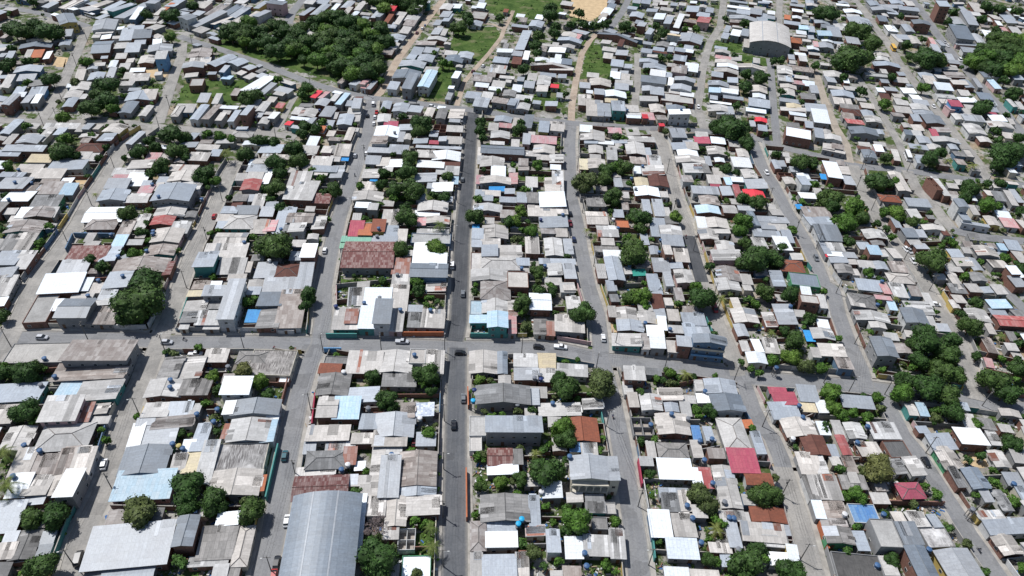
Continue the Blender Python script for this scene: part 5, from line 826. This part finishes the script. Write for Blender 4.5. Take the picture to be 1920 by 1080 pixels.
def crowndata(seed,nl,sz,lumps=9):
    r=random.Random(seed); L=[]
    for i in range(lumps):
        th=r.uniform(0,6.283)+i*2.4; ph=r.uniform(-.5,1.0); d=r.uniform(.25,.62)
        L.append((Vector((math.cos(th)*math.cos(ph)*d,math.sin(th)*math.cos(ph)*d,math.sin(ph)*d*.75)),r.uniform(.30,.48)))
    L.append((Vector((0,0,.12)),.55))
    fs=[]
    for i in range(nl):
        c,rad=L[i%len(L)]
        v=Vector((r.gauss(0,1),r.gauss(0,1),r.gauss(0,1)+.25)).normalized()
        p=c+v*rad*r.uniform(.82,1.12)
        nn=(v+Vector((r.gauss(0,.5),r.gauss(0,.5),r.gauss(0,.5)))).normalized()
        u=nn.orthogonal().normalized(); w_=nn.cross(u); an=r.uniform(0,6.28)
        u,w_=u*math.cos(an)+w_*math.sin(an),w_*math.cos(an)-u*math.sin(an)
        s=sz*r.uniform(.6,1.25); t=r.uniform(.55,1.5)
        fs.append(([p-u*s-w_*s*.5,p+u*s-w_*s*.4,p+u*s*.6+w_*s*.7,p-u*s*.7+w_*s*.6],t))
    # inner mass
    for c,rad in L:
        bm=bmesh.new(); bmesh.ops.create_icosphere(bm,subdivisions=2 if nl>500 else 1,radius=rad*.86)
        for v in bm.verts: v.co*=r.uniform(.86,1.12)
        for f in bm.faces: fs.append(([v.co+c for v in f.verts],r.uniform(.6,1.1)))
        bm.free()
    return fs
CD={('hi',i):crowndata(20+i,1900,.052,11+i) for i in range(3)}
CD.update({('mid',i):crowndata(40+i,800,.078,9) for i in range(3)})
CD.update({('lo',i):crowndata(60+i,170,.15,6) for i in range(3)})
def fromfs(B,fs,mat,S=(1,1,1),O=(0,0,0),rz=0):
    c,s=math.cos(rz),math.sin(rz)
    for pts,t in fs:
        B.face([((p.x*c-p.y*s)*S[0]+O[0],(p.x*s+p.y*c)*S[1]+O[1],p.z*S[2]+O[2]) for p in pts],mat,[(0,0)]*len(pts),t)
CM={}
for k in 'dboc':
    for lod in('hi','mid','lo'):
        for i in range(3):
            B=MB(); fromfs(B,CD[(lod,i)],LM[k]); CM[(k,lod,i)]=B.mesh('crown')
def trunkmesh():
    B=MB(); B.tube([(0,0,0),(.02,.03,.35),(0,0,.8)],[.07,.05,.03],M_bark,7)
    for k in range(4):
        an=k*1.6+.3; B.tube([(0,0,.42),(math.cos(an)*.25,math.sin(an)*.25,.75),(math.cos(an)*.42,math.sin(an)*.42,1.0)],[.04,.03,.015],M_bark,5)
    return B.mesh('trunk')
ME_trunk=trunkmesh()
def palmmesh(seed):
    r=random.Random(seed); fr=[]
    B=MB(); B.tube([(0,0,0),(.15,.05,2),(.2,.1,4),(.2,.1,5.6)],[.2,.16,.14,.13],M_bark,7); tm=B.mesh('trunk')
    B=MB()
    for k in range(17):
        an=k*2.4+r.uniform(-.2,.2); up=r.uniform(-.1,1.1); L=r.uniform(2.7,3.4); prev=None
        for s in range(7):
            f=s/6; rr=L*f*math.cos(up*.6*(1-f)); z=5.6+L*(math.sin(up)*f*.9-(f**2)*.85)
            c=Vector((.2+math.cos(an)*rr,.1+math.sin(an)*rr,z)); 
            if prev is not None:
                d=(c-prev).normalized(); sd=d.cross(Vector((0,0,1))).normalized()
                for e in range(4):
                    q=prev+(c-prev)*(e/4)
                    for sg in(-1,1):
                        tip=q+sd*sg*(.75*(1-.5*f))+d*.35+Vector((0,0,-.22)); t=r.uniform(.6,1.5)
                        B.face([q,q+d*.1,tip+d*.02,tip],LM['p'],None,t)
            prev=c
    return tm,B.mesh('crown')
PALM=[palmmesh(i) for i in range(3)]
def bare():
    B=MB(); r=random.Random(1)
    def br(p,d,L,rad,lv):
        q=p+d*L; B.tube([p,q],[rad,rad*.6],M_twig,4)
        if lv>0:
            for i in range(4 if lv>1 else 5):
                n=(d+Vector((r.gauss(0,.55),r.gauss(0,.55),r.gauss(.1,.4)))).normalized(); br(q,n,L*.68,rad*.6,lv-1)
    br(Vector((0,0,0)),Vector((0,0,1)),1.9,.14,5); return B.mesh('branches')
rt_=random.Random(9)
allt=[]
for x,y,r,k in TREEP: allt.append([x,y,r,k])
for poly,n in FOREST:
    xs=[q[0] for q in poly]; ys=[q[1] for q in poly]; pl=[]; tr=0
    while len(pl)<n and tr<4000:
        tr+=1; x=rt_.uniform(min(xs),max(xs)); y=rt_.uniform(min(ys),max(ys))
        if inpoly(x,y,poly) and all(math.hypot(x-a,(y-b_)*1.3)>12 for a,b_ in pl): pl.append((x,y)); allt.append([x,y,rt_.uniform(13,24),rt_.choice('dddb')])
def tree_geo(x,y,r):
    dep=proj(unp(x,y,3))[2]; rm=r*dep/F; rz=min(rm,1.6+.62*rm); zc=rz*.88+.55
    p=unp(x,y,zc); return p,rm,rz,zc
allt.sort(key=lambda t:-t[2])
TW={'d':'dark green round','b':'bright green bushy','o':'sparse olive green','c':'low green shrubby'}
nT=nP=0
B=MB()
for i,(x,y,r,k) in enumerate(allt):
    p,rm,rz,zc=tree_geo(x,y,r)
    if k=='p':
        dep=proj((p.x,p.y,4))[2]; rm=r*dep/F; s=rm/3.3; q=unp(x,y,5.2*s)
        tm,cm=PALM[i%3]; root=empty('palm_tree',(q.x,q.y,0),rt_.uniform(0,6)); root.scale=(s,s,s)
        for n_,me in(('trunk',tm),('crown',cm)):
            o=bpy.data.objects.new(n_,me); COL.objects.link(o); o.parent=root
        tag(root,None,'palm tree','palms among the houses'); want('palm',root,q.to_2d(),'palm tree with drooping fronds'); continue
    if k=='x':
        root=bpy.data.objects.new('bare_tree',bare()); COL.objects.link(root); root.location=(p.x,p.y,0); sc_=rm/3.2; root.scale=(sc_*1.3,sc_*1.3,sc_)
        tag(root,'leafless greyish tree behind the arched hall, beside the big dark tree','tree'); continue
    lod='hi' if r>=17 else 'mid' if r>=10 else 'lo'; v=rt_.randrange(3); rz0=rt_.uniform(0,6.28)
    if nT<300:
        nT+=1; root=empty('shrub' if k=='c' else 'tree',(p.x,p.y,0),rz0)
        o=bpy.data.objects.new('crown',CM[(k,lod,v)]); COL.objects.link(o); o.parent=root; o.location=(0,0,zc); o.scale=(rm*1.03,rm*1.03,rz*1.1)
        t=bpy.data.objects.new('trunk',ME_trunk); COL.objects.link(t); t.parent=root; t.scale=(rm*.8,rm*.8,zc)
        tag(root,None,'tree','trees in the yards'); want('tree',root,p.to_2d(),TW[k]+' tree')
    else:
        fromfs(B,CD[('lo' if r<14 else 'mid',v)],LM[k],(rm*1.03,rm*1.03,rz*1.1),(p.x,p.y,zc),rz0); B.tube([(p.x,p.y,0),(p.x,p.y,zc)],rm*.07+.05,M_bark,5)
rs=random.Random(77); nsm=0
for it in range(6000):
    px=rs.uniform(-20,1940); py=rs.uniform(-20,1085); p=unp(px,py).to_2d()
    if hit(p,.9) or nearroad(p)[0]<1.6 or any(inpoly(px,py,o_) for o_ in SAND): continue
    if any(inpoly(px,py,o_) for o_ in GRASS) and rs.random()<.8: continue
    if rs.random()<.35: continue
    rm=rs.uniform(1.1,2.3); rz=rm*rs.uniform(.7,1.0); k=rs.choice('dbbco'); nsm+=1
    fromfs(B,CD[('lo',rs.randrange(3))],LM[k],(rm,rm,rz),(p.x,p.y,rz+rs.uniform(.3,1.6)),rs.uniform(0,6)); B.tube([(p.x,p.y,0),(p.x,p.y,rz+1)],.07,M_bark,4)
print('small trees',nsm)
o=B.obj('far_trees'); tag(o,'mass of smaller and more distant green trees','trees',kind='stuff')
# ground cover: bushes and tall weeds in the yards
B=MB(); rc=random.Random(21); nb=0
for it in range(9000):
    if it<3200:
        po=OPEN[it%len(OPEN)]
        if po in SAND: continue
        xs=[q[0] for q in po]; ys=[q[1] for q in po]; px=rc.uniform(min(xs),max(xs)); py=rc.uniform(min(ys),max(ys))
        if not inpoly(px,py,po) or rc.random()<.55: continue
    else:
        px=rc.uniform(-20,1940); py=rc.uniform(-10,1085)
    p=unp(px,py).to_2d()
    if hit(p,.3): continue
    if nearroad(p)[0]<(1.0 if py<500 else 1.9): continue
    if any(inpoly(px,py,o) for o in SAND): continue
    rr=rc.uniform(.5,1.5); 
    if it>=3200 and rc.random()<.35: continue
    for c_ in range(rc.randint(5,11)):
        ctr=Vector((p.x+rc.gauss(0,rr*.5),p.y+rc.gauss(0,rr*.5),rc.uniform(.2,rr*.8)))
        n_=Vector((rc.gauss(0,.6),rc.gauss(0,.6),1)).normalized(); u=n_.orthogonal().normalized(); w_=n_.cross(u); s=rc.uniform(.2,.55)
        B.face([ctr-u*s-w_*s*.6,ctr+u*s-w_*s*.5,ctr+u*s*.5+w_*s*.8,ctr-u*s*.6+w_*s*.6],LM['c' if rc.random()<.6 else 'b'],[(0,0)]*4,rc.uniform(.6,1.5))
    nb+=1
o=B.obj('undergrowth'); tag(o,'weeds and bushes growing in the yards','undergrowth',kind='stuff')
print('trees',len(allt),'bushes',nb)
# rubble, planks and household clutter lying in the yards
B=MB(); rj=random.Random(33); cm=[plain('clutter_%d'%i,c) for i,c in enumerate([(.45,.43,.40),(.22,.12,.08),(.12,.11,.10),(.05,.13,.30),(.55,.55,.55),(.30,.24,.16)])]
for it in range(4200):
    px=rj.uniform(-10,1930); py=rj.uniform(380,1085); p=unp(px,py).to_2d()
    if hit(p,.2) or nearroad(p)[0]<1.9: continue
    for _ in range(rj.randint(1,5)):
        x,y=p.x+rj.gauss(0,.8),p.y+rj.gauss(0,.8); a=rj.uniform(0,3.14); sx,sy,h=rj.uniform(.12,.9),rj.uniform(.1,.4),rj.uniform(.08,.6)
        c,s=math.cos(a),math.sin(a); B.box(-sx,-sy,0,sx,sy,h,rj.choice(cm),rj.uniform(.7,1.2),X=lambda q,c=c,s=s,x=x,y=y:(x+q[0]*c-q[1]*s,y+q[0]*s+q[1]*c,q[2]))
o=B.obj('rubble'); tag(o,'rubble and household clutter strewn in the yards','rubble',kind='stuff')
# ---------------------------------------------------------------- vehicles
def paint(name,c):
    m,n,b=newmat('paint_'+name,.3,.5); b.inputs['Base Color'].default_value=(*c,1); b.inputs['Coat Weight'].default_value=.5; return m
PT={n:paint(n,c) for n,c in dict(white=(.78,.78,.78),black=(.012,.012,.014),silver=(.45,.46,.48),grey=(.16,.17,.18),red=(.35,.02,.02),maroon=(.13,.02,.025),teal=(.015,.09,.11),navy=(.02,.03,.08),yellow=(.75,.42,.03)).items()}
M_tyre=plain('tyre',(.02,.02,.02)); M_lamp=plain('lamp_glass',(.7,.7,.65),.2,.05,spec=.6); M_rim=plain('rim',(.4,.4,.4),.4)
def loft(B,secs,mat):
    # secs: list of (y, halfwidth, z0, z1)
    for (y,w_,a,c),(y2,w2,a2,c2) in zip(secs,secs[1:]):
        P=[(-w_,y,a),(w_,y,a),(w_*.93,y,c),(-w_*.93,y,c)]; Q=[(-w2,y2,a2),(w2,y2,a2),(w2*.93,y2,c2),(-w2*.93,y2,c2)]
        B.face([P[3],P[2],Q[2],Q[3]],mat); B.face([P[2],P[1],Q[1],Q[2]],mat); B.face([P[0],P[3],Q[3],Q[0]],mat); B.face([P[1],P[0],Q[0],Q[1]],mat)
    y,w_,a,c=secs[0]; B.face([(-w_,y,a),(w_,y,a),(w_*.93,y,c),(-w_*.93,y,c)],mat)
    y,w_,a,c=secs[-1]; B.face([(w_,y,a),(-w_,y,a),(-w_*.93,y,c),(w_*.93,y,c)],mat)
VK={'hatchback':dict(L=4.0,body=[(-2.0,.72,.35,.75),(-1.85,.83,.25,.95),(1.0,.85,.25,.95),(1.8,.8,.25,.75),(2.0,.68,.35,.6)],cab=[(-1.8,.72,.9,.96),(-1.45,.70,.9,1.45),(.35,.68,.9,1.47),(1.15,.72,.9,.93)],roof=(-1.4,.3,.62,1.455,1.5)),
'pickup':dict(L=4.9,body=[(-2.45,.8,.4,.95),(-2.3,.86,.3,1.0),(1.2,.87,.3,1.02),(2.2,.82,.3,.85),(2.4,.7,.4,.7)],cab=[(-.6,.74,.95,1.05),(-.5,.72,.95,1.6),(.7,.7,.95,1.62),(1.35,.74,.95,1.0)],roof=(-.45,.65,.64,1.6,1.65)),
'van':dict(L=4.6,body=[(-2.3,.82,.35,1.1),(-2.2,.86,.25,1.15),(1.7,.87,.25,1.15),(2.2,.8,.3,.9),(2.35,.7,.4,.7)],cab=[(-2.2,.80,1.1,1.2),(-2.1,.80,1.1,1.9),(1.0,.78,1.1,1.9),(1.8,.78,1.1,1.15)],roof=(-2.1,.95,.73,1.89,1.96)),
'bus':dict(L=9,body=[(-4.5,1.1,.4,1.5),(-4.4,1.18,.35,1.55),(4.4,1.18,.35,1.55),(4.5,1.1,.4,1.5)],cab=[(-4.4,1.15,1.5,2.6),(4.4,1.15,1.5,2.6)],roof=(-4.45,4.45,1.12,2.6,2.85))}
VM={}
for k,d in VK.items():
    P=PT['white']; B=MB(); loft(B,d['body'],P); y0,y1,w_,z0,z1=d['roof']; B.box(-w_,y0,z0,w_,y1,z1,P)
    if k=='pickup': B.box(-.68,-2.25,1.003,.68,-.75,1.01,M_dark)
    body=B.mesh('body'); body.materials.clear(); body.materials.append(P)
    if k=='pickup': body.materials.append(M_dark)
    B=MB(); loft(B,d['cab'],M_glass); cab=B.mesh('window')
    B=MB(); n=12; rr=.3 if k!='bus' else .48
    for s in range(n):
        a0,a1=6.2832*s/n,6.2832*(s+1)/n; p=lambda a,x,q=rr:(x,q*math.cos(a),q*math.sin(a))
        B.face([p(a0,-.11),p(a1,-.11),p(a1,.11),p(a0,.11)],M_tyre); B.face([p(a0,.11),p(a1,.11),(.11,0,0)],M_tyre); B.face([p(a1,-.11),p(a0,-.11),(-.11,0,0)],M_tyre)
        B.face([p(a0,.115,.18),p(a1,.115,.18),(.115,0,0)],M_rim); B.face([p(a1,-.115,.18),p(a0,-.115,.18),(-.115,0,0)],M_rim)
    wh=B.mesh('wheel'); B=MB(); B.box(-.15,-.03,-.08,.15,.03,.08,M_lamp,bottom=True); hl=B.mesh('headlight')
    VM[k]=(body,cab,wh,hl,d['L'],rr)
def kk(k): return {'C':['C','Cl'],'E':['E','Ed','Ee','El','Em']}.get(k,[k])
for q in CARS.split(';'):
    x,y,st,kind,col=q.split(); p=unp(float(x),float(y),.5).to_2d(); d=nearroad(p,kk(st))[1]; L=VM[kind]
    root=empty('bus' if kind=='bus' else 'van' if kind=='van' else 'pickup_truck' if kind=='pickup' else 'parked_car',(p.x,p.y,.1),math.atan2(d.y,d.x)-R(90))
    o=bpy.data.objects.new('body',L[0]); COL.objects.link(o); o.parent=root; o.material_slots[0].link='OBJECT'; o.material_slots[0].material=PT[col]
    o=bpy.data.objects.new('window',L[1]); COL.objects.link(o); o.parent=root
    hw=.8 if kind!='bus' else 1.1; yo=L[4]*.31
    for sx in(-1,1):
        for sy in(-1,1):
            o=bpy.data.objects.new('wheel',L[2]); COL.objects.link(o); o.parent=root; o.location=(sx*hw,sy*yo,L[5])
        o=bpy.data.objects.new('headlight',L[3]); COL.objects.link(o); o.parent=root; o.location=(sx*hw*.72,L[4]/2-.06,.68)
    cat={'bus':'bus','van':'van','pickup':'pickup truck'}.get(kind,'car'); tag(root,None,cat,'vehicles on the streets'); want(cat,root,p,f"{col} {cat}")
    if kind=='bus': o=None
# motorcycles with riders
M_cloth=[plain('cloth_%d'%i,c) for i,c in enumerate([(.03,.03,.035),(.35,.05,.05),(.10,.12,.2)])]; M_skin=plain('skin',(.28,.16,.10)); M_helm=plain('helmet',(.03,.03,.03),.3)
def ball(B,c,r,mat,sz=(1,1,1)):
    bm=bmesh.new(); bmesh.ops.create_icosphere(bm,subdivisions=2,radius=r)
    for f in bm.faces: B.face([(v.co.x*sz[0]+c[0],v.co.y*sz[1]+c[1],v.co.z*sz[2]+c[2]) for v in f.verts],mat)
    bm.free()
for i,q in enumerate(MOTOS.split(';')):
    x,y,st=q.split(); p=unp(float(x),float(y),.6).to_2d(); d=nearroad(p,kk(st))[1]; rz=math.atan2(d.y,d.x)-R(90)
    root=empty('motorcycle',(p.x,p.y,.1),rz)
    for yy in(-.62,.62):
        B=MB(); pts=[(0,yy+.28*math.cos(a*.5236),.3+.28*math.sin(a*.5236)) for a in range(13)]; 
        for a_,b_ in zip(pts,pts[1:]): B.tube([a_,b_],.06,M_tyre,5)
        B.obj('wheel',root)
    B=MB(); B.tube([(0,-.55,.35),(0,-.3,.6),(0,.3,.65),(0,.55,.35)],[.06,.14,.12,.05],PT['red' if i==2 else 'black'],7); B.obj('frame',root)
    B=MB(); B.box(-.12,-.6,.74,.12,.05,.82,M_tyre); B.obj('seat',root)
    B=MB(); B.tube([(-.33,.35,1.0),(0,.45,.95),(.33,.35,1.0)],.025,M_tyre,5); B.tube([(0,.45,.95),(0,.6,.4)],.03,M_rim,5); B.obj('handlebar',root)
    tag(root,None,'motorcycle','motorcycles on the streets'); want('motorcycle',root,p,'motorcycle being ridden')
    B=MB(); c=M_cloth[i%3]
    B.tube([(0,-.2,.85),(0,-.18,1.1),(0,-.05,1.38),(0,-.02,1.45)],[.15,.17,.2,.08],c,8)
    for s in(-1,1):
        B.tube([(s*.19,-.05,1.36),(s*.3,.1,1.15),(s*.3,.36,1.03)],[.06,.05,.04],c,6); B.tube([(s*.09,-.2,.88),(s*.2,.15,.82),(s*.16,.05,.35)],[.09,.075,.05],M_cloth[2],6)
    ball(B,(0,.0,1.6),.13,M_helm); rd=B.obj('person'); rd.location=(p.x,p.y,.1); rd.rotation_euler=(0,0,rz)
    tag(rd,None,'person','motorcycle riders'); want('person',rd,p,'helmeted person riding a motorcycle')
# ---------------------------------------------------------------- poles and wires
M_pole=plain('pole_concrete',(.16,.15,.14)); M_wire=plain('wire',(.02,.02,.02))
B=MB(); B.tube([(0,0,0),(0,0,8.6)],[.17,.11],M_pole,8); me_shaft=B.mesh('shaft')
B=MB(); B.box(-1.0,-.06,8.0,1.0,.06,8.14,M_pole,bottom=True); me_arm=B.mesh('crossarm')
B=MB(); B.tube([(0,0,7.3),(0,1.3,7.7)],.04,M_rim,5); B.box(-.12,1.2,7.62,.12,1.75,7.74,M_frame,bottom=True); me_lamp=B.mesh('lamp_arm')
B=MB(); B.tube([(.35,0,6.5),(.35,0,7.3)],.22,M_pole,8); me_tr=B.mesh('transformer')
for st,s in POLES.items():
    k0={'A2':['A'],'El':['El','Em'],'F2':['F'],'N2':['N'],'C':['C','Cl'],'E':['E','Ed','Ee']}.get(st,[st]); pts=[]
    for i,q in enumerate(s.split(';')):
        x,y=[float(v) for v in q.split()]; p=unp(x,y).to_2d()
        dd,dr,_=nearroad(p,k0)
        root=empty('utility_pole',(p.x,p.y,0),math.atan2(dr.y,dr.x)-R(90))
        for n_,me in(('shaft',me_shaft),('crossarm',me_arm))+((('street_lamp',me_lamp),) if i%2==0 else ())+((('transformer',me_tr),) if i%4==1 else ()):
            o=bpy.data.objects.new(n_,me); COL.objects.link(o); o.parent=root
            if n_=='street_lamp':
                c=min(SEG,key=lambda sg:segd(p,sg[0],sg[1])[0] if sg[3] in k0 else 1e9); t=segd(p,c[0],c[1])[1]; v=(c[0]+(c[1]-c[0])*t-p); o.rotation_euler=(0,0,math.atan2(v.y,v.x)-R(90)-root.rotation_euler.z)
        tag(root,None,'utility pole','utility poles along the streets'); want('pole',root,p,'utility pole with lamp' if i%2==0 else 'grey utility pole'); pts.append(p)
    for a,c in zip(pts,pts[1:]):
        if (c-a).length>75: continue
        b=MB(); d=(c-a).normalized(); n_=Vector((-d.y,d.x)); m_=(a+c)/2
        for off in(-.8,0,.8):
            path=[]
            for t in range(9):
                f=t/8; q=a+(c-a)*f+n_*off-m_; path.append((q.x,q.y,8.25-4*1.0*f*(1-f)))
            b.tube(path,.022,M_wire,3)
        o=b.obj('power_line'); o.location=(m_.x,m_.y,0); tag(o,None,'power line','power lines between the poles'); want('line',o,m_,'thin power lines between poles')
# ---------------------------------------------------------------- water tanks
TC={'b':('blue',plain('tank_blue',(.05,.11,.22),.5)),'w':('white',plain('tank_white',(.6,.6,.6),.5)),'g':('grey',plain('tank_grey',(.16,.17,.19),.6)),'v':('bright blue',plain('tank_bright',(.02,.35,.62),.5)),'n':('navy',plain('tank_navy',(.015,.03,.12),.5)),'o':('ochre',plain('tank_ochre',(.4,.33,.12),.6))}
def tankmesh(mat):
    B=MB(); n=14; prof=[(.62,0),(.68,.5),(.74,1.0),(.78,1.02),(.78,1.08)]
    for (r0,z0),(r1,z1) in zip(prof,prof[1:]):
        for k in range(n):
            a0,a1=6.2832*k/n,6.2832*(k+1)/n; B.face([(r0*math.cos(a0),r0*math.sin(a0),z0),(r0*math.cos(a1),r0*math.sin(a1),z0),(r1*math.cos(a1),r1*math.sin(a1),z1),(r1*math.cos(a0),r1*math.sin(a0),z1)],mat)
    bm=B.mesh('tank_body'); B=MB(); prof=[(.78,1.08),(.5,1.22),(.18,1.3),(.0,1.32)]
    for (r0,z0),(r1,z1) in zip(prof,prof[1:]):
        for k in range(n):
            a0,a1=6.2832*k/n,6.2832*(k+1)/n; B.face([(r0*math.cos(a0),r0*math.sin(a0),z0),(r0*math.cos(a1),r0*math.sin(a1),z0),(r1*math.cos(a1),r1*math.sin(a1),z1),(r1*math.cos(a0),r1*math.sin(a0),z1)][:4 if r1>0 else 3],mat)
    return bm,B.mesh('lid')
TM={k:tankmesh(v[1]) for k,v in TC.items()}
for q in TANKS.replace('\n','').split(';'):
    x,y,k=q.split(); x=float(x);y=float(y); best=None
    for g in HS:
        p=unp(x,y,g.h+.6).to_2d()
        if inrect(p,g): 
            if best is None or g.h>best[0].h: best=(g,p)
    if best:
        g,p=best; d=p-g.c; c,s=math.cos(g.th),math.sin(g.th); z=zr(g,d.x*c+d.y*s,-d.x*s+d.y*c)-.02
        if g.rt=='f': z=g.h-.28
    else: p=unp(x,y,4.2).to_2d(); z=3.4
    root=empty('water_tank',(p.x,p.y,z)); 
    for n_,me in(('tank_body',TM[k][0]),('lid',TM[k][1])):
        o=bpy.data.objects.new(n_,me); COL.objects.link(o); o.parent=root
    if not best:
        b=MB()
        for sx in(-.55,.55):
            for sy in(-.55,.55): b.box(sx-.07,sy-.07,-z,sx+.07,sy+.07,-.1,M_pole)
        b.box(-.8,-.8,-.1,.8,.8,-.003,M_pole,bottom=True); b.obj('stand',root)
    else:
        b=MB(); b.box(-.6,-.6,-.3,.6,.6,-.003,WC['g'][1]); b.obj('plinth',root); root.location.z+=.15
    tag(root,None,'water tank','water tanks on roofs and stands'); want('tank',root,p,f"round {TC[k][0]} water tank")
flush_labels()
print('objects',len(bpy.data.objects))
